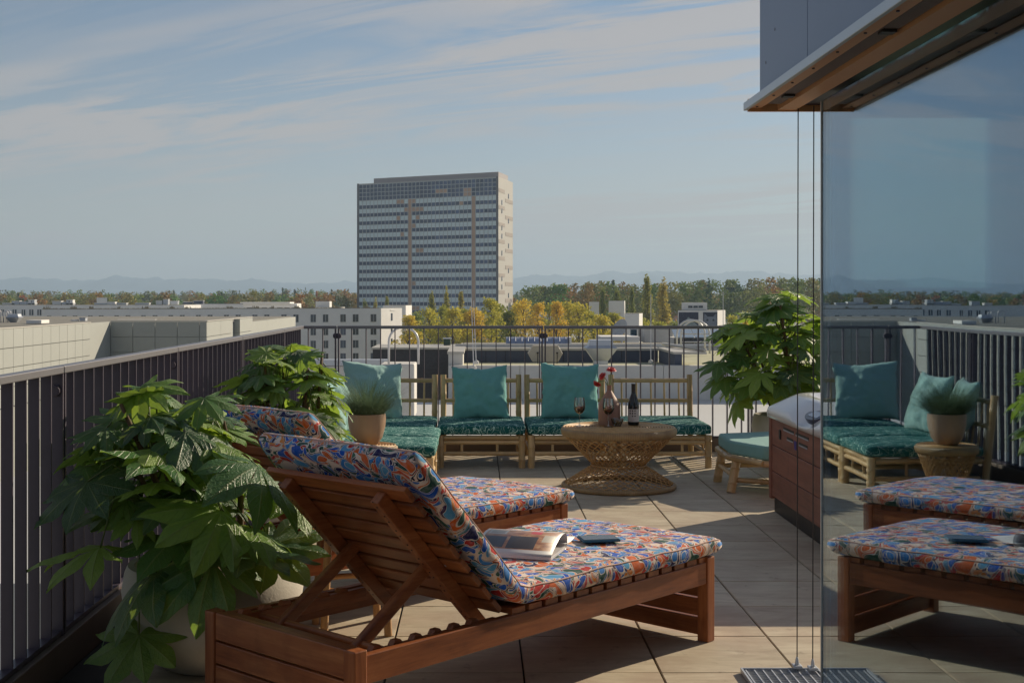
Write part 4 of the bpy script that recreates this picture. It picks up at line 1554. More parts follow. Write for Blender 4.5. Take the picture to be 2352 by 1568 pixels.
# ------------------------------------------------------------------ hot tub
tub = thing('hot_tub', 'hot tub with white acrylic rim and brown wood grain sides', 'hot tub', (1.87, 8.20, 0))
TX, TY, TZ = 1.80, -1.85, 0.605
TUBW = [wood('tub_panel_%s' % 'xyz'[i], i, (0.115, 0.045, 0.031), (0.19, 0.074, 0.050), (0.27, 0.110, 0.076), rough=0.5) for i in range(3)]
ACRYL = simple('white_acrylic', (0.66, 0.665, 0.68), 0.12, var=0.03)
for (z0, z1) in ((0.105, 0.262), (0.266, 0.428), (0.432, 0.604)):
    MB().bx(0.004, 0.022, TY + 0.05, -0.052, z0, z1).obj('side_board', TUBW[1], tub, bevel=0.003)
    MB().bx(0.052, TX - 0.052, -0.020, -0.002, z0, z1).obj('side_board', TUBW[0], tub, bevel=0.003)
    MB().bx(0.052, TX - 0.052, TY + 0.002, TY + 0.020, z0, z1).obj('side_board', TUBW[0], tub, bevel=0.003)
    MB().bx(TX - 0.022, TX - 0.004, TY + 0.05, -0.052, z0, z1).obj('side_board', TUBW[1], tub, bevel=0.003)
for (x0, y0) in ((-0.006, -0.05), (-0.006, TY), (TX - 0.044, -0.05), (TX - 0.044, TY)):
    MB().bx(x0, x0 + 0.05, y0, y0 + 0.05, 0.085, 0.605).obj('corner_post', TUBW[2], tub, bevel=0.008)
MB().bx(0.026, TX - 0.026, TY + 0.026, -0.026, 0.0, 0.60).obj('plinth', BLACKM, tub)


def rrect(x0, x1, y0, y1, r, z, n=6):
    pts = []
    for (cx, cy, a0) in ((x1 - r, y1 - r, 0), (x0 + r, y1 - r, 90), (x0 + r, y0 + r, 180), (x1 - r, y0 + r, 270)):
        for k in range(n + 1):
            a = R(a0 + 90 * k / n)
            pts.append((cx + r * math.cos(a), cy + r * math.sin(a), z))
    return pts


rim = MB()
rings = [rrect(0.03, TX - 0.03, TY + 0.03, -0.03, 0.05, 0.606), rrect(-0.022, TX + 0.022, TY - 0.022, 0.022, 0.06, 0.606), rrect(-0.024, TX + 0.024, TY - 0.024, 0.024, 0.06, 0.640),
         rrect(-0.018, TX + 0.018, TY - 0.018, 0.018, 0.07, 0.668), rrect(0.0, TX, TY, 0.0, 0.09, 0.684), rrect(0.09, TX - 0.09, TY + 0.09, -0.09, 0.16, 0.752),
         rrect(0.115, TX - 0.115, TY + 0.115, -0.115, 0.18, 0.766), rrect(0.16, TX - 0.16, TY + 0.16, -0.16, 0.20, 0.766), rrect(0.21, TX - 0.21, TY + 0.21, -0.21, 0.25, 0.73),
         rrect(0.25, TX - 0.25, TY + 0.25, -0.25, 0.28, 0.60), rrect(0.35, TX - 0.35, TY + 0.35, -0.35, 0.3, 0.25)]
nr = len(rings[0])
vs = [p for r_ in rings for p in r_]
# scooped dip in the rim where the control panel sits
vs2 = []
for (x, y, z) in vs:
    if z > 0.66 and x < 0.13:
        z -= 0.050 * math.exp(-((y + 0.98) / 0.22) ** 2)
    vs2.append((x, y, z))
fs = []
for i in range(len(rings) - 1):
    for k in range(nr):
        fs.append((i * nr + k, i * nr + (k + 1) % nr, (i + 1) * nr + (k + 1) % nr, (i + 1) * nr + k))
fs.append(tuple((len(rings) - 1) * nr + k for k in range(nr)))
# densify the long left edge so that the dip is smooth
rim.add(vs2, fs)
ro = rim.obj('acrylic_rim', ACRYL, tub, smooth=True)
bmx = bmesh.new()
bmx.from_mesh(ro.data)
es = [e for e in bmx.edges if abs(e.verts[0].co.y - e.verts[1].co.y) > 0.8 and e.verts[0].co.x < 0.4]
bmesh.ops.subdivide_edges(bmx, edges=es, cuts=14, use_grid_fill=True)
for v_ in bmx.verts:
    if v_.co.z > 0.655 and v_.co.x < 0.20:
        v_.co.z -= 0.055 * math.exp(-((v_.co.y + 0.93) / 0.20) ** 2) * max(0, 1 - max(0, v_.co.x) / 0.2)
bmesh.ops.recalc_face_normals(bmx, faces=bmx.faces)
bmx.to_mesh(ro.data)
bmx.free()
ro.data.polygons.foreach_set('use_smooth', [True] * len(ro.data.polygons))
MB().bx(0.24, TX - 0.24, TY + 0.24, -0.24, 0.56, 0.64).obj('water', simple('tub_water', (0.20, 0.34, 0.40), 0.05), tub)
cp = MB()
CPM = T(0.055, -0.93, 0.690) @ RY(R(-28))
cp.prism([(0.055 * math.cos(a), 0.16 * math.sin(a)) for a in [2 * math.pi * k / 28 for k in range(28)]], -0.02, 0.012, CPM)
cp.obj('control_panel', simple('navy_bezel', (0.02, 0.03, 0.07), 0.3), tub, bevel=0.004)
MB().bx(-0.026, 0.026, -0.105, 0.085, 0.0125, 0.0145, CPM).obj('display', simple('grey_blue_display', (0.16, 0.24, 0.36), 0.12), tub)
# vents, latch and sticker on the side
for (y0, y1, z0) in ((-0.62, -0.36, 0.560), (-0.96, -0.66, 0.560), (-0.60, -0.45, 0.510), (-0.93, -0.74, 0.510)):
    MB().bx(0.0015, 0.0035, y0, y1, z0, z0 + 0.012).obj('vent_slot', BLACKM, tub)
    MB().bx(0.0012, 0.0036, y0, y1, z0 - 0.009, z0 - 0.0005).obj('vent_lip', simple('vent_grey', (0.30, 0.33, 0.38), 0.4), tub)
MB().bx(-0.004, 0.0035, -0.30, -0.262, 0.488, 0.548).obj('latch', BLACKM, tub, bevel=0.004)
MB().bx(0.0008, 0.0034, -0.682, -0.632, 0.468, 0.518).obj('sticker', simple('blue_sticker', (0.03, 0.02, 0.22), 0.4), tub)


# ================================================================== the town and country beyond
GZ = -24.0
ground = MB().add([(-9000, -9000, GZ), (9000, -9000, GZ), (9000, 9000, GZ), (-9000, 9000, GZ)], [(0, 1, 2, 3)])
gmb = MB()
gmb.add([(-9000, -9000, GZ), (9000, -9000, GZ), (9000, 9000, GZ), (-9000, 9000, GZ)], [(0, 1, 2, 3)])
tag(gmb.obj('ground', simple('meadow_and_town_floor', (0.33, 0.325, 0.28), 0.95, var=0.3, scale=0.01, world=True)), kind='structure')

# ---- mountains: a height field far out on the plain
PROF = [(-900, 645), (-500, 640), (-200, 642), (0, 640), (40, 634), (75, 633), (130, 641), (170, 639), (230, 643), (275, 634), (300, 628), (330, 631), (365, 632), (400, 638), (430, 635),
        (470, 639), (500, 640), (545, 641), (580, 636), (620, 640), (700, 643), (760, 641), (820, 645), (900, 646), (1000, 640), (1100, 640), (1180, 636), (1215, 628), (1260, 624), (1330, 625),
        (1400, 622), (1450, 619), (1480, 612), (1530, 618), (1600, 619), (1660, 622), (1720, 617), (1780, 621), (1860, 624), (1950, 620), (2100, 626), (2400, 628), (2900, 634), (3400, 640)]


def prof(px):
    for (a, ya), (b_, yb_) in zip(PROF[:-1], PROF[1:]):
        if a <= px <= b_:
            return ya + (yb_ - ya) * (px - a) / (b_ - a)
    return 642


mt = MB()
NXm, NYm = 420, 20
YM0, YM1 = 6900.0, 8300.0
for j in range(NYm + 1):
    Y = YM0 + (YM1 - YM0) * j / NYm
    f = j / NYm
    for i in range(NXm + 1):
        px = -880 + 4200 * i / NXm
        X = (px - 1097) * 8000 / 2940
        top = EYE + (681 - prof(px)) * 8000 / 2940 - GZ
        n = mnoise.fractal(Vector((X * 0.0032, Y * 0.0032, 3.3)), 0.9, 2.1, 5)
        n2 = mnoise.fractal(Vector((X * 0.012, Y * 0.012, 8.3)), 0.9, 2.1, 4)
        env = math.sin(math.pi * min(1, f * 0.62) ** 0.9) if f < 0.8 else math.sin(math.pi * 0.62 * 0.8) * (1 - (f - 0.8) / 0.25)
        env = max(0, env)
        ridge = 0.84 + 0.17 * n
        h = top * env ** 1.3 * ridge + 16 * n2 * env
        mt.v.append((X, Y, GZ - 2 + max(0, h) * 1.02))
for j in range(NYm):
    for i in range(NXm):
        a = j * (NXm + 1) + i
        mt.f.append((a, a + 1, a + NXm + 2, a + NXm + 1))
tag(mt.obj('mountains', simple('haze_blue_rock', (0.055, 0.105, 0.18), 0.95, var=0.25, scale=0.004, world=True), smooth=True), kind='structure')  # rock colour is tinted with the blue of the distant haze

# ---- low wooded rise on the plain, in the blue distance
hl = MB()
for j in range(7):
    Y = 1500 + 260 * j
    f = j / 6
    for i in range(241):
        px = -880 + 3900 * i / 240
        X = (px - 1097) * Y / 2940
        hh = (17 + 10 * f) * math.sin(math.pi * min(0.5, f * 0.75 + 0.05)) + 3.5 * mnoise.noise(Vector((X * 0.012, Y * 0.01, 2))) + 2.0 * mnoise.noise(Vector((X * 0.06, Y * 0.06, 5)))
        if px > 1200:
            hh += 4 * math.sin(math.pi * min(1, (px - 1200) / 500) * 0.5)
        hl.v.append((X, Y, GZ - 1 + max(0.2, hh + 4.0)))
for j in range(6):
    for i in range(240):
        a = j * 241 + i
        hl.f.append((a, a + 1, a + 242, a + 241))
tag(hl.obj('hills', simple('distant_woodland', (0.045, 0.06, 0.035), 0.95, var=0.35, scale=0.02, world=True)), kind='structure')


# ---- foliage helpers
def leaf_cloud(mb, rd, centers, n_each, size, col=None, flat=0.0):
    for (c, rad) in centers:
        for k in range(n_each):
            d = Vector((rd.gauss(0, 1), rd.gauss(0, 1), rd.gauss(0, 1))).normalized() * (rd.random() ** 0.4)
            p = Vector((c[0] + d.x * rad[0], c[1] + d.y * rad[1], c[2] + d.z * rad[2]))
            s = size * rd.uniform(0.6, 1.3)
            a = Vector((rd.gauss(0, 1), rd.gauss(0, 1), rd.gauss(0, 0.7))).normalized()
            b_ = a.cross(Vector((rd.gauss(0, 1), rd.gauss(0, 1), rd.gauss(0, 1)))).normalized()
            mb.add([p - a * s, p - b_ * s * 0.7, p + a * s, p + b_ * s * 0.7], [(0, 1, 2, 3)], None, col)


# ---- far wood: one mass of crowns
fo = MB()
rd = random.Random(3)
PALF = [(0.12, 0.18, 0.05), (0.16, 0.20, 0.055), (0.11, 0.165, 0.055), (0.20, 0.20, 0.06), (0.23, 0.18, 0.06), (0.065, 0.095, 0.05), (0.17, 0.165, 0.05), (0.25, 0.17, 0.05)]
rows = []
for Y in (560, 610, 670, 740, 830, 940, 1080, 1260):
    n = int(2900 / (2940 * 10.0 / Y))
    for k in range(n):
        px = -520 + 2650 * (k + rd.uniform(-0.4, 0.4)) / n
        if 1230 < px < 2350 and Y > 700:
            continue
        rows.append((px, Y + rd.uniform(-22, 22), None))
for Y in (440, 470, 505, 540):
    n = int(900 / (2940 * 8.5 / Y))
    for k in range(n):
        px = 1240 + 860 * (k + rd.uniform(-0.4, 0.4)) / n
        rows.append((px, Y + rd.uniform(-12, 12), 'r'))
for (px, Y, side) in rows:
    X = (px - 1097) * Y / 2940
    conifer = rd.random() < (0.16 if (560 < px < 860) else 0.04)
    if side == 'r':
        topy = 652 - 13 * min(1, max(0, (px - 1240) / 420)) + 2.5 * math.sin(px * 0.013) + rd.uniform(-2, 7)
    else:
        topy = 668 + rd.uniform(-4, 9) - (3 if 560 < px < 860 else 0)
        if Y < 700:
            topy += rd.uniform(3, 10)
    topz = EYE - (topy - 681) * Y / 2940
    h = topz - GZ
    col = rd.choice(PALF[:5] + PALF[5:]) if not conifer else (0.045, 0.075, 0.05)
    if Y < 660 and side is None and rd.random() < 0.4:
        col = rd.choice([(0.30, 0.18, 0.05), (0.26, 0.125, 0.045), (0.21, 0.18, 0.05)])
    col = tuple(c * rd.uniform(0.8, 1.25) for c in col)
    if conifer:
        cs = [((X, Y, topz - 1.0 - k * 2.6), (0.5 + k * 0.75, 0.5 + k * 0.75, 1.9)) for k in range(6)]
        leaf_cloud(fo, rd, cs, 26, 0.55, col)
    else:
        w = rd.uniform(4.4, 6.2) * (1.1 if side else 1.0)
        cs = []
        for k in range(14 if side else 11):
            a = rd.uniform(0, 6.28)
            r_ = w * rd.uniform(0.1, 0.95)
            zt = topz - rd.uniform(1.2, 9.5) - r_ * 0.5
            cs.append(((X + r_ * math.cos(a), Y + r_ * math.sin(a), zt), (w * 0.46, w * 0.46, w * 0.36)))
        cs.append(((X, Y, topz - 1.6), (w * 0.42, w * 0.42, 1.6)))
        leaf_cloud(fo, rd, cs, 52 if side else (34 if Y < 700 else 22), 0.50 if side else 0.62, col)
# dark understorey that closes the wood towards the ground
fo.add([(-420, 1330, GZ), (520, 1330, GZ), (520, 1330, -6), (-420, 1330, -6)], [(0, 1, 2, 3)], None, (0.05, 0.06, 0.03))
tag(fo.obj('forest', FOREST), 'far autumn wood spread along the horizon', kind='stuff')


# ---- single trees
def tree_meshes(seed, h, cw, ch, nclump, nleaf, size, mat, narrow=False):
    rd = random.Random(seed)
    tr = MB()
    tr.tube([(0, 0, 0), (0.1, 0, h * 0.3), (-0.1, 0.1, h * 0.6), (0, 0, h * 0.93)], [0.32, 0.26, 0.18, 0.04], 7)
    cs = []
    for k in range(nclump):
        a = rd.uniform(0, 6.28)
        if narrow:
            zf = rd.random()
            r_ = cw * 0.5 * rd.uniform(0, 0.6) * math.sin(math.pi * (0.10 + 0.86 * zf)) ** 0.7
            c = (r_ * math.cos(a), r_ * math.sin(a), h - ch + ch * zf)
            rad = (cw * 0.26 * (1.15 - 0.8 * zf), cw * 0.26 * (1.15 - 0.8 * zf), ch * 0.09)
        else:
            zf = rd.random() ** 0.8
            r_ = cw * 0.5 * rd.uniform(0.15, 0.95) * math.sqrt(max(0.05, 1 - (2 * zf - 0.85) ** 2 * 0.85))
            c = (r_ * math.cos(a), r_ * math.sin(a), h - ch + ch * zf * 0.95)
            rad = (cw * 0.17, cw * 0.17, cw * 0.13)
        cs.append((c, rad))
        z0 = max(h * 0.35, c[2] - r_ * 1.1 - 1.0)
        tr.tube([(0, 0, z0), ((c[0]) * 0.6, c[1] * 0.6, (z0 + c[2]) / 2 + 0.3), c], [0.10, 0.06, 0.02], 4)
    cr = MB()
    leaf_cloud(cr, rd, cs, nleaf, size)
    t_me = tr.mesh('trunk', True)
    t_me.materials.append(TRUNK)
    c_me = cr.mesh('crown')
    c_me.materials.append(mat)
    return t_me, c_me


TRUNK = simple('grey_bark', (0.10, 0.085, 0.065), 0.9)
GOLDT = [tree_meshes(40 + i, 24, 7.6 + 0.5 * (i % 3), 14 + (i % 2) * 2, 46, 62, 0.24, GOLD) for i in range(5)]
POPT = [tree_meshes(60 + i, 28, 4.6, 20, 60, 60, 0.24, POPLAR, True) for i in range(3)]


def put_tree(name, label, cat, meshes, px, topy, Y, sc, rz, group, h0):
    X = (px - 1097) * Y / 2940
    topz = EYE - (topy - 681) * Y / 2940
    zs = (topz - GZ) / h0
    t = thing(name, label, cat, (X, Y, GZ), rz, group)
    t.scale = (sc, sc, zs)
    link('trunk', meshes[0], None, t)
    link('crown', meshes[1], None, t)
    return t


gold = [(938, 722, 262), (958, 712, 290), (985, 704, 258), (1012, 700, 280), (1040, 705, 255), (1066, 708, 285), (1086, 702, 262), (1100, 713, 300), (1128, 681, 250), (1143, 694, 270), (1168, 712, 262),
        (1187, 690, 285), (1202, 684, 262), (1236, 692, 246), (1262, 696, 290), (1278, 690, 262), (1308, 686, 275), (1330, 692, 258), (1362, 712, 262), (1384, 722, 246), (1408, 716, 270), (1436, 724, 262),
        (1474, 728, 255), (1520, 735, 246), (1555, 737, 262), (1585, 742, 250), (1622, 744, 246), (1655, 740, 262), (1690, 722, 262), (1722, 735, 246), (1752, 740, 260), (1712, 716, 300)]
gold.sort()
assert len(gold) <= 39
for i, (px, ty, Y) in enumerate(gold):
    rd = random.Random(500 + i)
    lab = '%s golden autumn tree counting from the white block with windows' % (ORD[i] if i < 20 else ORD[i - 20].replace('first', 'twenty-first').replace('second', 'twenty-second')
          .replace('third', 'twenty-third').replace('fourth', 'twenty-fourth').replace('fifth', 'twenty-fifth').replace('sixth', 'twenty-sixth').replace('seventh', 'twenty-seventh')
          .replace('eighth', 'twenty-eighth').replace('ninth', 'twenty-ninth').replace('tenth', 'thirtieth')
          .replace('eleventh', 'thirty-first').replace('twelfth', 'thirty-second'))
    put_tree('autumn_tree', lab, 'tree', GOLDT[i % 5], px, ty, Y, rd.uniform(0.85, 1.1), rd.uniform(0, 6.28), 'golden trees behind the roofs', 24)
pops = [(838, 697, 345, 0.8), (862, 694, 345, 0.8), (889, 692, 345, 0.85), (992, 680, 330, 1.0), (1026, 670, 330, 1.05), (1058, 682, 330, 1.0), (1384, 672, 320, 0.9), (1417, 668, 322, 1.0), (1452, 672, 330, 0.9),
        (1487, 644, 316, 1.15), (1523, 652, 310, 1.35)]
for i, (px, ty, Y, sc) in enumerate(pops):
    put_tree('poplar', '%s slim poplar counting from the side of the white block' % ORD[i], 'tree', POPT[i % 3], px, ty, Y, sc, i * 1.3, 'poplars behind the roofs', 28)

# ---- the office tower
A = Vector((8.4, 515.0, 0))
Lc = Vector((-51.5, 548.5, 0))
Rc = Vector((14.9, 541.0, 0))
Bk = Lc + (Rc - A)
TOPZ = EYE + 275 * 515 / 2940
tower = thing('office_tower', 'tall slab office tower with rows of blue windows', 'building', (A.x, A.y, GZ))
Io = T(-A.x, -A.y, -GZ)
TWALL = simple('tower_side_render', (0.44, 0.43, 0.40), 0.8, var=0.06, scale=0.05, world=True)
SPAND = simple('pale_green_spandrel', (0.60, 0.72, 0.75), 0.45, var=0.08, scale=0.12, world=True)
TWIN = simple('tower_window_blue', (0.042, 0.070, 0.15), 0.2, var=0.5, scale=0.35, world=True, orv=0.45)
MULL = simple('tower_mullion', (0.48, 0.52, 0.55), 0.5, world=True)
BROWN_REFL = simple('reflection_patch', (0.46, 0.30, 0.20), 0.5, var=0.2, scale=0.3, world=True)  # orange brown reflections on the front, painted as flat coloured pieces
GREYB = simple('grey_brown_band', (0.33, 0.29, 0.26), 0.8, world=True)
body = MB().prism([(A.x, A.y), (Rc.x, Rc.y), (Bk.x, Bk.y), (Lc.x, Lc.y)], GZ, TOPZ)
body.v = [tuple(Io @ Vector(v_)) for v_ in body.v]
body.obj('wall', TWALL, tower)
uF = (A - Lc)
WF = uF.length
uF.normalize()
nF = Vector((uF.y, -uF.x, 0))            # outward normal of the front face
if nF.y > 0:
    nF = -nF
MF = Matrix(((uF.x, nF.x, 0, Lc.x), (uF.y, nF.y, 0, Lc.y), (0, 0, 1, 0), (0, 0, 0, 1)))   # local: x along the front, y outwards
MF = Io @ MF
NB = 35
EDGE = 0.9
bw = (WF - 2 * EDGE) / NB
PITCH = 3.43
win_me = {}


def wmesh(h):
    if h not in win_me:
        me = MB().bx(-bw / 2 + 0.16, bw / 2 - 0.16, 0.0, 0.06, 0, h).mesh('window')
        me.materials.append(TWIN)
        win_me[h] = me
    return win_me[h]


far = MB()
count = 0
rowsz = []
z = TOPZ - 0.5
for k in range(4):
    rowsz.append((z - 1.55, 1.45))
    z -= 1.70
z -= 0.1
nfl = 15
spz = []
for k in range(nfl):
    spz.append((z - 1.90, 1.84))
    rowsz.append((z - 3.36, 1.44))
    z -= PITCH
brown = {12: set(range(nfl)), 28: set(range(nfl))}
rdt = random.Random(4)
for ri, (z0, h) in enumerate(rowsz):
    for c in range(NB):
        M = MF @ T(EDGE + bw * (c + 0.5), 0.06, z0)
        if c >= 19 and count < 296:
            place(wmesh(h), 'window', None, tower, M)
            count += 1
        else:
            far.bx(-bw / 2 + 0.16, bw / 2 - 0.16, 0.0, 0.06, 0, h, M)
tag(far.obj('window_panes', TWIN, tower), kind='stuff')
for (z0, h) in spz:
    MB().bx(EDGE, WF - EDGE, 0.005, 0.07, z0, z0 + h, MF).obj('spandrel_band', SPAND, tower)
for k, (z0, h) in enumerate(spz):
    for c in (13, 29):
        MB().bx(EDGE + bw * c + 0.1, EDGE + bw * (c + 1) - 0.1, 0.07, 0.12, z0 - 0.9, z0 + h, MF).obj('reflection_patch', BROWN_REFL, tower)
    for c in range(10, 17):
        if rdt.random() < (0.3 if k < 5 else 0.06):
            MB().bx(EDGE + bw * c + 0.1, EDGE + bw * (c + 1) - 0.1, 0.07, 0.10, z0 + 0.1, z0 + h - 0.1, MF).obj('reflection_patch', BROWN_REFL, tower)
for c in (13, 29):  # the two tall reflections, laid on as thin brown boxes
    MB().bx(EDGE + bw * c + 0.25, EDGE + bw * (c + 1) - 0.25, 0.0, 0.125, GZ, rowsz[4][0] + 2.2, MF).obj('reflection_strip', BROWN_REFL, tower)
for (c, ri) in ((20, 2), (21, 2), (22, 2), (27, 2), (28, 2), (26, 4), (28, 3), (27, 3)):
    z0, h = rowsz[ri]
    MB().bx(EDGE + bw * c + 0.1, EDGE + bw * (c + 1) - 0.1, 0.13, 0.16, z0, z0 + h, MF).obj('reflection_patch', BROWN_REFL, tower)
ml = MB()
for c in range(NB + 1):
    ml.bx(EDGE + bw * c - 0.11, EDGE + bw * c + 0.11, 0.0, 0.22, GZ, TOPZ - 0.3, MF)
for k in range(5):
    ml.bx(EDGE, WF - EDGE, 0.0, 0.17, TOPZ - 0.47 - k * 1.70 - 0.10, TOPZ - 0.47 - k * 1.70 + 0.08, MF)
tag(ml.obj('mullions', MULL, tower), kind='stuff')
for x in (0.0, WF - EDGE):
    MB().bx(x, x + EDGE, 0.001, 0.3, GZ, TOPZ + 0.1, MF).obj('edge_pilaster', simple('dark_pilaster', (0.09, 0.085, 0.095), 0.6), tower)
uS = (Rc - A)
WS = uS.length
uS.normalize()
nS = Vector((uS.y, -uS.x, 0))
MS = Io @ Matrix(((uS.x, nS.x, 0, A.x), (uS.y, nS.y, 0, A.y), (0, 0, 1, 0), (0, 0, 0, 1)))
z = TOPZ - 4.5
k = 0
while z > -12:
    for (a, b_) in ((0.02, 0.42), (0.46, 0.98)):
        if (k + (a > 0.3)) % 2 == 0:
            MB().bx(WS * a, WS * b_, 0.02, 0.1, z - 1.5, z, MS).obj('grey_band', GREYB, tower)
    if rdt.random() < 0.8:
        MB().bx(WS * (0.2 if k % 3 else 0.66), WS * (0.24 if k % 3 else 0.70), 0.1, 0.14, z - 3.0, z - 1.0, MS).obj('slit_window', TWIN, tower)
    z -= PITCH
    k += 1
rh = MB()
q = [Lc.lerp(A, 0.10).lerp(Bk.lerp(Rc, 0.10), 0.15), Lc.lerp(A, 0.985).lerp(Bk.lerp(Rc, 0.985), 0.15), Lc.lerp(A, 0.985).lerp(Bk.lerp(Rc, 0.985), 0.8), Lc.lerp(A, 0.10).lerp(Bk.lerp(Rc, 0.10), 0.8)]
rh.prism([(p.x, p.y) for p in q], TOPZ, TOPZ + 2.4)
rh.v = [tuple(Io @ Vector(v_)) for v_ in rh.v]
rh.obj('plant_room', simple('plant_room_sheet', (0.34, 0.31, 0.31), 0.7, world=True), tower)


# ---- generic block from plan corners
def block(name, label, poly, z0, z1, mat, roofmat=None, cat='building', parapet=0.0):
    o = Vector((poly[0][0], poly[0][1], 0))
    t = thing(name, label, cat, (o.x, o.y, z0))
    lp = [(p[0] - o.x, p[1] - o.y) for p in poly]
    MB().prism(lp, 0, z1 - z0).obj('wall', mat, t)
    cx = sum(p[0] for p in lp) / len(lp)
    cy = sum(p[1] for p in lp) / len(lp)
    ins = [(cx + (p[0] - cx) * 0.985, cy + (p[1] - cy) * 0.985) for p in lp]
    MB().prism(ins, z1 - z0 + 0.004, z1 - z0 + 0.05).obj('roof', roofmat or ROOFG, t)
    return t


def on_line(px, a, b_):
    """where the sight line px meets the plan line a-b"""
    k = (px - 1097) / 2940
    d = b_ - a
    s = (k * a.y - a.x) / (d.x - k * d.y)
    return a + d * s


# white apartment block with punched windows
fa, fb, fc = Vector((-93.9, 276, 0)), Vector((-22.6, 300, 0)), Vector((-18.3, 310, 0))
dirf = (fb - fa).normalized()
back = Vector((-dirf.y, dirf.x, 0)) * 14
fd = fa + back
ZT = -1.42
ap = block('apartment_block', 'long white apartment block with punched windows, in front of the wood', [(fa.x, fa.y), (fb.x, fb.y), (fc.x, fc.y), (fd.x + 8, fd.y + 6)], GZ, ZT, WHITE, ROOFG)
wxs = [(107.7, 117.8), (142.8, 152.7), (167, 177.7), (202.3, 212.5), (227, 237.6), (262.8, 273), (288.8, 299), (324.5, 334.7), (350.5, 361.5), (387, 397.5), (413.3, 424), (450, 461), (477, 488), (514.2, 525.6),
       (541.3, 552.5), (579.8, 591), (607.1, 618.6), (646.3, 658), (673.9, 685.5), (713.5, 725.4), (741.7, 753.8), (781.8, 794.1), (810.4, 823.2), (851.4, 864.2)]
nf = Vector((dirf.y, -dirf.x, 0))
MA = Matrix(((dirf.x, nf.x, 0, 0), (dirf.y, nf.y, 0, 0), (0, 0, 1, -GZ), (0, 0, 0, 1)))
SHUT = simple('blue_grey_blind', (0.085, 0.10, 0.14), 0.6, world=True, orv=0.3)
rdw = random.Random(12)
for (a, b_) in wxs:
    pa, pb = on_line(a, fa, fb), on_line(b_, fa, fb)
    xa, xb = (pa - fa).dot(dirf), (pb - fa).dot(dirf)
    for r_ in range(5):
        if b_ < 560 and r_ > 0:
            continue
        zt = -2.76 - 3.01 * r_
        w = MB().bx(xa, xb, 0.0, 0.05, zt - 1.72, zt, MA).obj('window', DKGLASS if rdw.random() < 0.7 else SHUT, ap)
        fr = MB()
        fr.bx(xa - 0.03, xb + 0.03, 0.0, 0.14, zt - 1.80, zt - 1.725, MA)
        fr.bx((xa + xb) / 2 - 0.04, (xa + xb) / 2 + 0.04, 0.05, 0.09, zt - 1.7, zt, MA)
        fr.obj('frame', MULL, w)
ds = (fc - fb).normalized()
ns = Vector((ds.y, -ds.x, 0))
off = fb - fa
MSd = Matrix(((ds.x, ns.x, 0, off.x), (ds.y, ns.y, 0, off.y), (0, 0, 1, -GZ), (0, 0, 0, 1)))
for r_ in range(5):
    zt = -2.6 - 3.01 * r_
    MB().bx(5.0, 5.8, 0.0, 0.05, zt - 1.75, zt, MSd).obj('window', DKGLASS, ap)
MB().bx(4.6, 7.2, 0.0, 0.12, -1.95, -1.75, MSd).obj('wall_lamp', WHITE, ap)
# planting on its roof edge
gr_ = MB()
for k in range(1700):
    s = random.random()
    p = fa.lerp(fb, s) - nf * random.uniform(0.5, 3) - fa
    h = random.uniform(0.1, 0.55) * (1.6 if mnoise.noise(Vector((s * 40, 0, 0))) > 0.15 else 0.6)
    gr_.add([(p.x - 0.12, p.y, -GZ + ZT), (p.x + 0.12, p.y, -GZ + ZT), (p.x + random.uniform(-0.2, 0.2), p.y, -GZ + ZT + h)], [(0, 1, 2)])
tag(gr_.obj('roof_grass', simple('dry_roof_grass', (0.30, 0.26, 0.17), 0.9, world=True, var=0.3), ap), kind='stuff')
# block behind it
b3 = block('apartment_block', 'rear white block with tall windows at the edge of the picture', [(-230, 374), (-88, 384), (-86, 398), (-230, 390)], GZ, -1.2, WHITE, ROOFG)
for (a, b_) in ((-62, -52), (-40, -31), (-20, -11), (2, 9), (29, 38), (50, 58), (67.6, 76.6), (86, 95)):
    pa, pb = on_line(a, Vector((-230, 374, 0)), Vector((-88, 384, 0))), on_line(b_, Vector((-230, 374, 0)), Vector((-88, 384, 0)))
    w = MB().add([(pa.x + 230, pa.y - 374 - 0.05, -GZ - 4.2), (pb.x + 230, pb.y - 374 - 0.05, -GZ - 4.2), (pb.x + 230, pb.y - 374 - 0.05, -GZ - 2.5), (pa.x + 230, pa.y - 374 - 0.05, -GZ - 2.5)], [(0, 1, 2, 3)])
    mb = MB()
    mb.bx(pa.x + 230, pb.x + 230, min(pa.y, pb.y) - 374 - 0.08, max(pa.y, pb.y) - 374 + 0.05, -GZ - 4.2, -GZ - 2.5)
    w = mb.obj('window', DKGLASS, b3)
    MB().bx((pa.x + pb.x) / 2 + 230 - 0.09, (pa.x + pb.x) / 2 + 230 + 0.09, min(pa.y, pb.y) - 374 - 0.16, min(pa.y, pb.y) - 374 - 0.081, -GZ - 4.2, -GZ - 2.5).obj('frame', WHITE, w)
block('apartment_block', 'low grey roofed block showing above the long white apartment block', [(-88, 400), (-60, 402), (-60, 416), (-88, 414)], GZ, -1.0, WHITE, BITU)
pz = block('roof_pavilion', 'white roof pavilion with flat slab roof on the long white block', [((558 - 1097) * 325 / 2940, 325), ((682 - 1097) * 325 / 2940, 325), ((682 - 1097) * 325 / 2940, 333), ((558 - 1097) * 325 / 2940, 333)],
           -6, -0.45, WHITE, WHITE)
for k in range(7):
    MB().bx(1.0 + k * 1.9, 2.3 + k * 1.9, -0.05, 0.04, 3.1, 4.6).obj('window', DKGLASS, pz)
MB().bx(-0.6, 12.0, -0.7, 7.0, 5.62, 5.95).obj('roof_slab', WHITE, pz)
block('roof_pavilion', 'small white pavilion in front of the autumn wood', [((722 - 1097) * 340 / 2940, 340), ((785 - 1097) * 340 / 2940, 340), ((785 - 1097) * 340 / 2940, 348), ((722 - 1097) * 340 / 2940, 348)], -8, -1.5, WHITE)
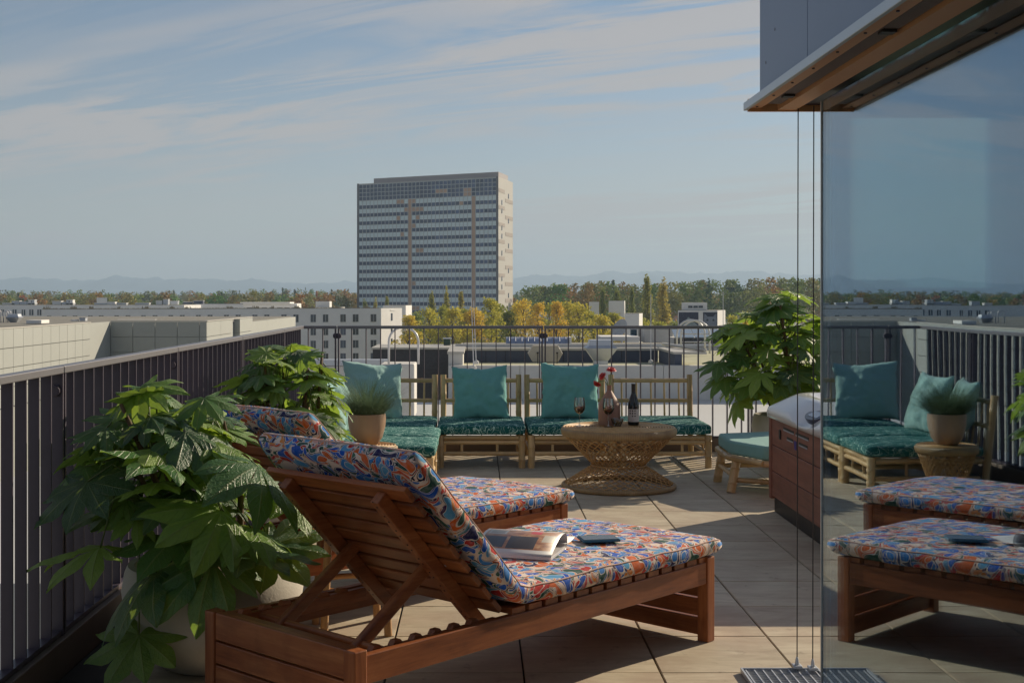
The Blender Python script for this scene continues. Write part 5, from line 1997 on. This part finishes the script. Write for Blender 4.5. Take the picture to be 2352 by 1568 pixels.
block('stair_tower', 'white stair tower beside the small pavilion before the wood', [((725 - 1097) * 345 / 2940, 345), ((757 - 1097) * 345 / 2940, 345), ((757 - 1097) * 345 / 2940, 350), ((725 - 1097) * 345 / 2940, 350)], -8, 0.05, WHITE)
block('white_house', 'white flat house between the apartment block and the tower', [((880 - 1097) * 335 / 2940, 335), ((932 - 1097) * 335 / 2940, 335), ((946 - 1097) * 346 / 2940, 346), ((890 - 1097) * 346 / 2940, 346)], GZ, -0.98, WHITE)
block('villa', 'small pale villa among the trees of the wood', [((222 - 1097) * 545 / 2940, 545), ((246 - 1097) * 545 / 2940, 545), ((246 - 1097) * 550 / 2940, 550), ((222 - 1097) * 550 / 2940, 550)], -12, 0.9, WHITE, simple('villa_roof', (0.30, 0.2, 0.15), 0.8))

# roof plant on the rear blocks, one unit each
units = [(5, 33, 698, 703), (27, 44, 691, 699), (45, 61, 692, 700), (65, 71, 688, 697), (73, 79, 688, 697), (62, 80, 698, 702), (120, 140, 691, 700), (142, 150, 693, 700), (152, 158, 688, 697), (160, 167, 688, 697),
         (150, 168, 698, 702), (216, 245, 699, 703), (246, 264, 693, 700), (268, 290, 697, 702), (310, 342, 697, 703), (358, 372, 690, 699), (375, 386, 687, 698), (391, 408, 691, 699), (420, 440, 693, 700), (444, 466, 690, 700),
         (-40, -20, 690, 699), (-70, -52, 694, 700)]
for i, (x0, x1, y0, y1) in enumerate(units):
    Yd = 392 if i < 17 or i > 19 else 404
    a, b_ = P(x0, y1, Yd), P(x1, y0, Yd)
    u = thing('roof_unit', '%s roof plant unit along the skyline of the rear white blocks' % (ORD[i] if i < 20 else ('twenty-first', 'twenty-second')[i - 20]), 'roof unit', (a.x, Yd, -1.15), group='roof plant on the rear blocks')
    w = b_.x - a.x
    hgt = max(0.6, b_.z + 1.15)
    mt_ = ZINC if i % 3 else WHITE
    if i in (18, 19):
        mt_ = BITU
    MB().bx(0, w, 0, 2.2, 0.15, hgt - 0.12).obj('housing', mt_, u)
    MB().bx(-0.08, w + 0.08, -0.08, 2.28, hgt - 0.11, hgt).obj('lid', WHITE, u)
    MB().bx(0.1, w - 0.1, 0.1, 2.1, 0.0, 0.14).obj('base', CONC, u)


# ---- cream clad building close by on the planted side: every cladding panel a piece
cl = thing('cream_building', 'cream panelled building beyond the planted railing', 'building', (-17.2, 56.8, GZ))
CO = T(17.2, -56.8, -GZ)
ZC = 0.20
MB().bx(-45, -17.30, 20, 60.0, GZ, ZC - 0.25, CO).obj('core', CREAM, cl)
MB().bx(-45, -12.80, 60.06, 90, GZ, ZC - 0.25, CO).obj('core', CREAM, cl)
pw, ph, gp_ = 1.04, 0.72, 0.012
for r_ in range(4):
    z1 = ZC - r_ * ph
    y = 56.8
    while y > 22:
        MB().bx(-17.29, -17.2, y - pw + gp_, y - gp_, z1 - ph + gp_, z1 - gp_, CO).obj('cladding_panel', CREAM, cl)
        y -= pw
    x = -17.2
    k = 0
    while x < -12.75:
        x2 = min(x + pw, -12.7)
        MB().bx(x + gp_, x2 - gp_, 60.0, 60.05, z1 - ph + gp_, z1 - gp_, CO).obj('cladding_panel', CREAM, cl)
        x = x2
        if x >= -12.71:
            break
    for (ya, yb_) in ((60.05, 63.3), (63.3, 66.4), (67.2, 71.0)):
        MB().bx(-12.79, -12.7 + (0.0 if yb_ < 67 else 0.22), ya + gp_, yb_ - gp_, z1 - ph + gp_, z1 - gp_, CO).obj('cladding_panel', CREAM, cl)
MB().bx(-17.295, -17.21, 56.8, 59.99, GZ, ZC, CO).obj('return_wall', CREAM, cl)
MB().bx(-17.34, -17.18, 22, 56.9, ZC + 0.002, ZC + 0.04, CO).obj('coping', COPE, cl)
MB().bx(-17.2, -12.66, 59.98, 60.2, ZC + 0.002, ZC + 0.04, CO).obj('coping', COPE, cl)
MB().bx(-12.92, -12.66, 60.21, 72, ZC + 0.002, ZC + 0.04, CO).obj('coping', COPE, cl)
MB().bx(-44, -17.6, 21, 59.9, ZC - 0.24, ZC - 0.2, CO).obj('roof', ROOFG, cl)
MB().bx(-44, -13.0, 60.4, 89, ZC - 0.24, ZC - 0.2, CO).obj('roof', ROOFG, cl)


def on_roof(name, label, cat, px0, px1, py0, py1, Y, dep, mat, group=None, lid=True):
    a, b_ = P(px0, py1, Y), P(px1, py0, Y)
    u = thing(name, label, cat, (a.x, Y, a.z), 0, group)
    w, h = b_.x - a.x, b_.z - a.z
    MB().bx(0, w, 0, dep, 0, h * (0.9 if lid else 1.0)).obj('housing', mat, u, bevel=min(0.03, h * 0.08))
    if lid:
        MB().bx(-0.03, w + 0.03, -0.03, dep + 0.03, h * 0.9 + 0.003, h).obj('lid', ZINC, u)
    return u


def hoop(label, px0, px1, ptop, pbot, Y, r=0.03, two=0.0, rungs=0):
    a, b_ = P(px0, pbot, Y), P(px1, ptop, Y)
    u = thing('ladder_hoop', label, 'ladder', (a.x, Y, a.z))
    w, h = b_.x - a.x, b_.z - a.z
    for dy in ([0.0, two] if two else [0.0]):
        pts = [(0, dy, 0), (0, dy, h - w / 2)] + [(w / 2 - w / 2 * math.cos(math.pi * k / 12), dy, h - w / 2 + w / 2 * math.sin(math.pi * k / 12)) for k in range(1, 12)] + [(w, dy, h - w / 2), (w, dy, 0)]
        MB().tube(pts, r, 8).obj('pipe', PIPEW, u, smooth=True)
    for k in range(rungs):
        MB().tube([(0, 0, 0.12 + k * 0.28), (w, 0, 0.12 + k * 0.28)], r * 0.7, 6).obj('rung', PIPEW, u, smooth=True)
    return u


hoop('white ladder hoop on the cream building, at the very edge of the picture', -12, 2, 711, 745, 68, 0.03)
hoop('white double ladder hoop on the cream building roof', 8, 18, 714, 745, 68, 0.03, 0.4)
on_roof('skylight', 'white skylight box on the cream building roof', 'skylight', 60, 95, 735, 743, 64, 1.2, WHITE, lid=False)
on_roof('air_unit', 'small white ventilation box on the cream building roof', 'roof unit', 182, 196, 729, 738, 72, 0.4, ZINC)
on_roof('roof_vent', 'pale flat ventilation box left of the small white ventilation box', 'roof unit', 162, 178, 734, 738.5, 72, 0.4, WHITE, lid=False)
on_roof('roof_parapet', 'long low white parapet strip on the cream building roof', 'parapet', 100, 162, 736, 740, 75, 0.5, WHITE, lid=False)
on_roof('roof_parapet', 'raised white parapet at the far edge of the cream building roof', 'parapet', 268, 356, 733.5, 737, 76, 0.5, WHITE, lid=False)


def cowl(label, px0, px1, py0, py1, Y, hood=0.42):
    a, b_ = P(px0, py1, Y), P(px1, py0, Y)
    w, h = b_.x - a.x, b_.z - a.z
    u = thing('ventilator', label, 'ventilator', (a.x + w / 2, Y, a.z))

    def frustum(w0, w1, z0, z1):
        mb = MB()
        vs_ = []
        for (hw, z) in ((w0 / 2, z0), (w1 / 2, z1)):
            vs_ += [(-hw, -hw, z), (hw, -hw, z), (hw, hw, z), (-hw, hw, z)]
        mb.add(vs_, [(0, 3, 2, 1), (4, 5, 6, 7), (0, 1, 5, 4), (1, 2, 6, 5), (2, 3, 7, 6), (3, 0, 4, 7)])
        return mb
    frustum(w * 0.44, w * 0.44, 0, h * 0.18).obj('neck', ZINC, u)
    frustum(w * 0.46, w, h * 0.183, h * 0.68).obj('lower_hood', ZINC, u)
    frustum(w, w * 0.78, h * 0.683, h * 0.78).obj('upper_hood', ZINC, u)
    frustum(w * 0.78, w * 0.70, h * 0.783, h).obj('cap', ZINC, u)
    return u


cowl('silver ventilator cowl on the cream building roof', 18, 49, 721, 745, 68)

# ---- the lower flat roofs right behind the back railing
ld = MB().bx(-7.5, 12, 13.0, 36.0, -2.6, -1.54).obj('white_terrace', simple('bright_roof_membrane', (0.62, 0.62, 0.60), 0.6, var=0.05, scale=0.4, world=True))
tag(ld, 'bright white flat roof just beyond the back railing', 'roof', kind='thing')
nb = thing('neighbour_roof', 'flat roofed neighbour building with pale front wall and dark parapets', 'building', (-0.83, 36.0, GZ))
NO = T(0.83, -36.0, -GZ)
for k in range(7):
    x0 = -0.83 + k * 2.02
    MB().bx(x0 + 0.006, min(x0 + 2.014, 14.0), 36.0, 36.3, -1.6, -0.57, NO).obj('wall_panel', CONC, nb)
MB().bx(-0.83, 13.2, 36.31, 48, GZ, -0.66, NO).obj('roof', ROOFO, nb)
MB().bx(-0.70, 5.58, 39.6, 39.8, -0.655, -0.30, NO).obj('dark_parapet', BITU, nb)
MB().bx(-0.78, 5.9, 39.56, 40.3, -0.296, -0.22, NO).obj('coping', COPE, nb)
MB().bx(-0.70, 5.60, 40.32, 40.46, -0.655, -0.12, NO).obj('rear_upstand', CONC, nb)
MB().bx(5.6, 5.8, 36.32, 39.55, -0.655, -0.27, NO).obj('dark_parapet', BITU, nb)
MB().bx(5.56, 6.5, 36.30, 39.55, -0.266, -0.20, NO).obj('coping', COPE, nb)
MB().tube([NO @ Vector((6.45, 36.3, -0.15)), NO @ Vector((5.85, 40.4, -0.12))], 0.05, 8).obj('pipe_rail', COPE, nb, smooth=True)
MB().bx(-0.83, -0.42, 36.32, 40.46, -0.655, -0.26, NO).obj('side_upstand', CONC, nb)
MB().bx(-0.86, -0.38, 36.28, 40.5, -0.257, -0.19, NO).obj('coping', COPE, nb)
for k in range(9):
    MB().bx(0.25 + k * 0.6, 0.262 + k * 0.6, 39.585, 39.599, -0.65, -0.31, NO).obj('seam', BLACKM, nb)
# deck further back
dk = block('rear_flat_roof', 'wide pale flat roof behind the ventilators', [(-1, 49), (24, 49), (24, 79), (-1, 79)], GZ, -1.5, CONC, ROOFG)
# hexagonal tank, ventilator, rods
hx0 = P(1213, 831, 37.6)
hxt = thing('hexagonal_duct', 'cream six sided duct box standing on the mossy roof', 'duct', (hx0.x, 37.6, -0.60))
hp = [(0.0, 0.30), (0.14, 0.05), (0.88, 0.05), (1.02, 0.30), (0.88, 0.53), (0.14, 0.53)]
hm = MB().prism([(p[0], p[1]) for p in hp], 0, 0.5, Matrix(((1, 0, 0, 0), (0, 0, 1, 0), (0, 1, 0, 0), (0, 0, 0, 1))))
hm.obj('casing', simple('cream_sheet', (0.48, 0.43, 0.35), 0.5, world=True), hxt, bevel=0.01)
for x in (0.28, 0.85):
    MB().tube([(x, -0.06, -0.0), (x, -0.06, 0.30)], 0.012, 6).obj('rod', BLACKM, hxt)
    MB().bx(x - 0.025, x + 0.025, -0.08, -0.001, 0.30, 0.34).obj('bracket', BLACKM, hxt)
cowl('large silver ventilator cowl on the mossy roof, beside the cream duct box', 1343, 1415, 780, 838, 37.3)
MB_ = hoop('white arched roof ladder with twin hoops', 1564, 1630, 736, 812, 44, 0.035, 0.9, 3)
hoop('white arched handrail over the roof hatch behind the corner sofa', 893, 961, 751, 836, 25, 0.022)
hb = on_roof('roof_hatch', 'pale roof hatch box below the arched handrail', 'roof hatch', 872, 952, 836, 960, 25, 1.0, CONC, lid=False)
on_roof('parapet_wall', 'long grey parapet wall behind the sofa corner', 'parapet', 560, 888, 826, 960, 28.5, 0.35, CONC)
gy = thing('slate_roof_house', 'dark grey slated roof volume behind the first teal pillow', 'building', (P(963, 862, 44).x, 44, -3.0))
wg = P(1041, 862, 44).x - P(963, 862, 44).x
SLATE = simple('grey_slates', (0.085, 0.085, 0.095), 0.8, var=0.3, scale=9, world=True, bmp=0.4, bscale=14)
MB().bx(-1.6, wg, 0, 3.0, 0, 2.55).obj('wall', SLATE, gy)
MB().bx(-1.65, wg + 0.05, -0.05, 3.05, 2.555, 2.62).obj('coping', COPE, gy)
on_roof('chimney_vent', 'small white vent cap on a green base behind the slate volume', 'vent', 1019, 1035, 776, 801, 46, 0.25, simple('dull_green', (0.05, 0.09, 0.07), 0.6))
vault = thing('barrel_skylight', 'long blue barrel vault skylight behind the cream duct', 'skylight', (P(1163, 791, 58).x, 58, -1.45))
vl = P(1308, 791, 58).x - P(1163, 791, 58).x
vb = MB()
vb.prism([(0.62 * math.cos(a), 0.62 * math.sin(a) + 0.35) for a in [math.pi * k / 14 for k in range(15)]] + [(-0.62, 0.0), (0.62, 0.0)], 0, vl, Matrix(((0, 0, 1, 0), (1, 0, 0, 0.62), (0, 1, 0, 0), (0, 0, 0, 1))))
vb.obj('vault', SKYL, vault, autosm=30)
MB().bx(vl + 0.005, vl + 0.09, -0.05, 1.29, 0, 0.98).obj('end_frame', WHITE, vault)
for k in range(10):
    vbk = MB().tube([(vl * (k + 0.5) / 10, 0.62 - 0.63 * math.cos(math.pi * j / 10), 0.35 + 0.63 * math.sin(math.pi * j / 10)) for j in range(11)], 0.014, 4)
    vbk.obj('rib', SKYL, vault)
# satellite dish and its neighbours
dc = P(1428, 757, 78)
dish = thing('satellite_dish', 'large round satellite dish on the far flat roof', 'satellite dish', (dc.x, 78, -1.45))
DM = T(0, 0, dc.z + 1.45) @ Vector((-0.75, -0.55, 0.42)).to_track_quat('Z', 'Y').to_matrix().to_4x4()
MB().lathe([(0.02, 0.0), (0.25, 0.03), (0.45, 0.10), (0.62, 0.20), (0.63, 0.19), (0.45, 0.085), (0.25, 0.015), (0.02, -0.02)], 28, DM, cap0=False, cap1=False).obj('reflector', simple('dish_grey', (0.50, 0.52, 0.54), 0.5), dish, smooth=True)
MB().tube([(0, 0, 0), (0, 0, dc.z + 1.40)], 0.07, 8).obj('mast', ZINC, dish)
for k in range(3):
    a = 2 * math.pi * k / 3
    MB().tube([DM @ Vector((0.5 * math.cos(a), 0.5 * math.sin(a), 0.13)), DM @ Vector((0, 0, 0.55))], 0.012, 5).obj('feed_arm', ZINC, dish)
on_roof('cabinet', 'dark blue cabinet beside the satellite dish', 'cabinet', 1450, 1463, 755, 776, 76, 0.5, simple('petrol_cabinet', (0.04, 0.09, 0.13), 0.5))
on_roof('plant_house', 'grey box shaped plant house on the far flat roof', 'roof house', 1480, 1546, 752, 787, 74, 3.0, CONC)
on_roof('roof_step', 'low white roof step under the satellite dish', 'roof', 1380, 1470, 773, 783, 72, 3.0, WHITE, lid=False)
hall = thing('rooflight_hall', 'glazed rooflight with pale blue sloping glass', 'rooflight', (P(1550, 787, 68).x, 68, -1.45))
hw = P(1712, 787, 68).x - P(1550, 787, 68).x
MB().bx(0, hw, 0.3, 2.5, 0, 0.62).obj('base_wall', CONC, hall)
for k in range(7):
    MB().bx(hw * k / 7 + 0.03, hw * (k + 1) / 7 - 0.03, 0.2, 0.298, 0.10, 0.58).obj('window', DKGLASS, hall)
SL = simple('pale_blue_roof_glass', (0.30, 0.40, 0.52), 0.2)
for k in range(7):
    MB().add([(hw * k / 7 + 0.02, 0.1, 0.63), (hw * (k + 1) / 7 - 0.02, 0.1, 0.63), (hw * (k + 1) / 7 - 0.02, 1.3, 1.0), (hw * k / 7 + 0.02, 1.3, 1.0)], [(0, 1, 2, 3)])
    s_ = MB()
    s_.add([(hw * k / 7 + 0.02, 0.1, 0.63), (hw * (k + 1) / 7 - 0.02, 0.1, 0.63), (hw * (k + 1) / 7 - 0.02, 1.3, 1.02), (hw * k / 7 + 0.02, 1.3, 1.02),
            (hw * k / 7 + 0.02, 0.1, 0.66), (hw * (k + 1) / 7 - 0.02, 0.1, 0.66), (hw * (k + 1) / 7 - 0.02, 1.3, 1.05), (hw * k / 7 + 0.02, 1.3, 1.05)],
           [(0, 3, 2, 1), (4, 5, 6, 7), (0, 1, 5, 4), (1, 2, 6, 5), (2, 3, 7, 6), (3, 0, 4, 7)])
    s_.obj('roof_pane', SL, hall)
on_roof('parapet_wall', 'white parapet wall beside the fatsia at the back railing', 'parapet', 1500, 1790, 791, 845, 54, 0.4, CONC)
on_roof('parapet_wall', 'low white wall under the yellow shrub past the railing post', 'parapet', 1715, 1800, 778, 800, 66, 0.4, WHITE, lid=False)
for (px, y0, y1, Y, lean, lab) in ((1088, 684, 846, 33, 0.05, 'thin white lightning rod before the tower, the taller of the pair'), (1094, 690, 834, 33.6, 0.06, 'thin white lightning rod before the tower, the shorter of the pair'),
                                   (1495, 676, 832, 37, 0.0, 'thin lightning rod beside the poplars'), (1661, 669, 830, 40, 0.0, 'thin lightning rod beside the mural building')):
    a, b_ = P(px, y1, Y), P(px, y0, Y)
    ro_ = thing('lightning_rod', lab, 'rod', (a.x, Y, a.z))
    MB().tube([(0, 0, 0), (-lean * 1.2, 0, b_.z - a.z)], [0.016, 0.008], 6).obj('mast', PIPEW, ro_)
    MB().lathe([(0.07, -0.02), (0.07, 0.05), (0.02, 0.08)], 10).obj('foot', CONC, ro_)

# ---- mural building
mp0, mp1 = P(1557, 744, 200), P(1648, 744, 200)
mu = block('mural_building', 'white building with two dark murals in front of the wood', [(mp0.x, 200), (mp1.x, 200), ((1666 - 1097) * 206 / 2940, 206), (mp0.x + 2, 206)], GZ, EYE - (713 - 681) * 200 / 2940, WHITE)
H0 = EYE - (713 - 681) * 200 / 2940 - GZ


def mural_night():
    m, nt, b_ = newmat('mural_peak')
    v = coord(nt)
    s = nd(nt, 'ShaderNodeSeparateXYZ')
    nt.links.new(v, s.inputs[0])
    star = ma(nt, 'GREATER_THAN', noise(nt, v, 9.0, 2.0, 0.8), 0.68)
    c = mixc(nt, star, (0.022, 0.028, 0.065), (0.25, 0.28, 0.35))
    nt.links.new(c, b_.inputs['Base Color'])
    return m


def mz(py):
    return EYE - (py - 681) * 200 / 2940 - GZ


def mx_(px):
    return (px - 1097) * 200 / 2940 - mp0.x


MB().bx(mx_(1559), mx_(1604), -0.06, 0.0, mz(748), mz(717)).obj('mural_panel', mural_night(), mu)
pk = MB()
pk.prism([(mx_(1560), mz(748)), (mx_(1565), mz(741)), (mx_(1571), mz(739)), (mx_(1577), mz(733)), (mx_(1581), mz(728)), (mx_(1586), mz(732)), (mx_(1590), mz(738)), (mx_(1596), mz(741)), (mx_(1603), mz(748))], 0.0, 0.02,
         Matrix(((1, 0, 0, 0), (0, 0, -1, -0.062), (0, 1, 0, 0), (0, 0, 0, 1))))
pk.obj('mural_peak', simple('mural_peak_paint', (0.24, 0.30, 0.32), 0.7, var=0.5, scale=2.0), mu)
MB().bx(mx_(1615), mx_(1648) - 0.02, -0.06, 0.0, mz(748), mz(717)).obj('mural_panel', simple('mural_navy', (0.020, 0.026, 0.055), 0.7), mu)
FUR = simple('mural_fur_paint', (0.19, 0.22, 0.28), 0.7, var=0.55, scale=3.5)
MX = Matrix(((1, 0, 0, 0), (0, 0, -1, -0.062), (0, 1, 0, 0), (0, 0, 0, 1)))
fu = MB().prism([(mx_(1617), mz(748)), (mx_(1616.5), mz(736)), (mx_(1618), mz(719)), (mx_(1625), mz(727)), (mx_(1638), mz(727)), (mx_(1645), mz(719)), (mx_(1646.5), mz(736)), (mx_(1646), mz(748))][::-1], 0.0, 0.02, MX)
fu.obj('mural_animal', FUR, mu)
for ex in (1624.5, 1638.5):
    MB().lathe([(0.17, 0), (0.17, 0.02)], 14, T(mx_(ex), -0.085, mz(735)) @ RX(R(90))).obj('mural_eye', simple('mural_eye_paint', (0.035, 0.045, 0.07), 0.6), mu)
MB().bx(mx_(1575), mx_(1627), 1.0, 4.0, H0 + 0.06, mz(695)).obj('roof_house', WHITE, mu)
for k in range(3):
    MB().bx(mx_(1583 + k * 12), mx_(1593 + k * 12), 0.93, 1.0, mz(707), mz(702)).obj('window', DKGLASS, mu)
block('white_house', 'small white cube house between the poplars and the golden trees', [((1353 - 1097) * 300 / 2940, 300), ((1376 - 1097) * 300 / 2940, 300), ((1376 - 1097) * 305 / 2940, 305), ((1353 - 1097) * 305 / 2940, 305)], GZ, 0.1, WHITE)
block('white_house', 'white cube house right behind the second poplar beside the small cube house', [((1398 - 1097) * 300 / 2940, 300), ((1434 - 1097) * 300 / 2940, 300), ((1436 - 1097) * 306 / 2940, 306), ((1400 - 1097) * 306 / 2940, 306)], GZ, 0.35, WHITE)
block('white_house', 'pale low house in front of the poplars, above the dish', [((1435 - 1097) * 240 / 2940, 240), ((1468 - 1097) * 240 / 2940, 240), ((1476 - 1097) * 247 / 2940, 247), ((1440 - 1097) * 247 / 2940, 247)], GZ, -1.85, WHITE)
block('white_house', 'pale house half hidden behind the golden trees by the tower foot', [((1230 - 1097) * 330 / 2940, 330), ((1300 - 1097) * 330 / 2940, 330), ((1300 - 1097) * 340 / 2940, 340), ((1230 - 1097) * 340 / 2940, 340)], GZ, -2.9, WHITE)

# ---- the air itself
HZ = MB().bx(-9300, 9300, -9300, 9300, GZ - 1.5, 262)
hzo = HZ.obj('haze', None)
hm_ = bpy.data.materials.new('haze_air')
hm_.use_nodes = True
hn = hm_.node_tree
for n_ in list(hn.nodes):
    hn.nodes.remove(n_)
pv = hn.nodes.new('ShaderNodeVolumePrincipled')
pv.inputs['Color'].default_value = (0.58, 0.78, 1.0, 1)
pv.inputs['Density'].default_value = 0.00023
pv.inputs['Anisotropy'].default_value = 0.15
ho = hn.nodes.new('ShaderNodeOutputMaterial')
hn.links.new(pv.outputs[0], ho.inputs['Volume'])
hzo.data.materials.clear()
hzo.data.materials.append(hm_)
tag(hzo, kind='stuff')
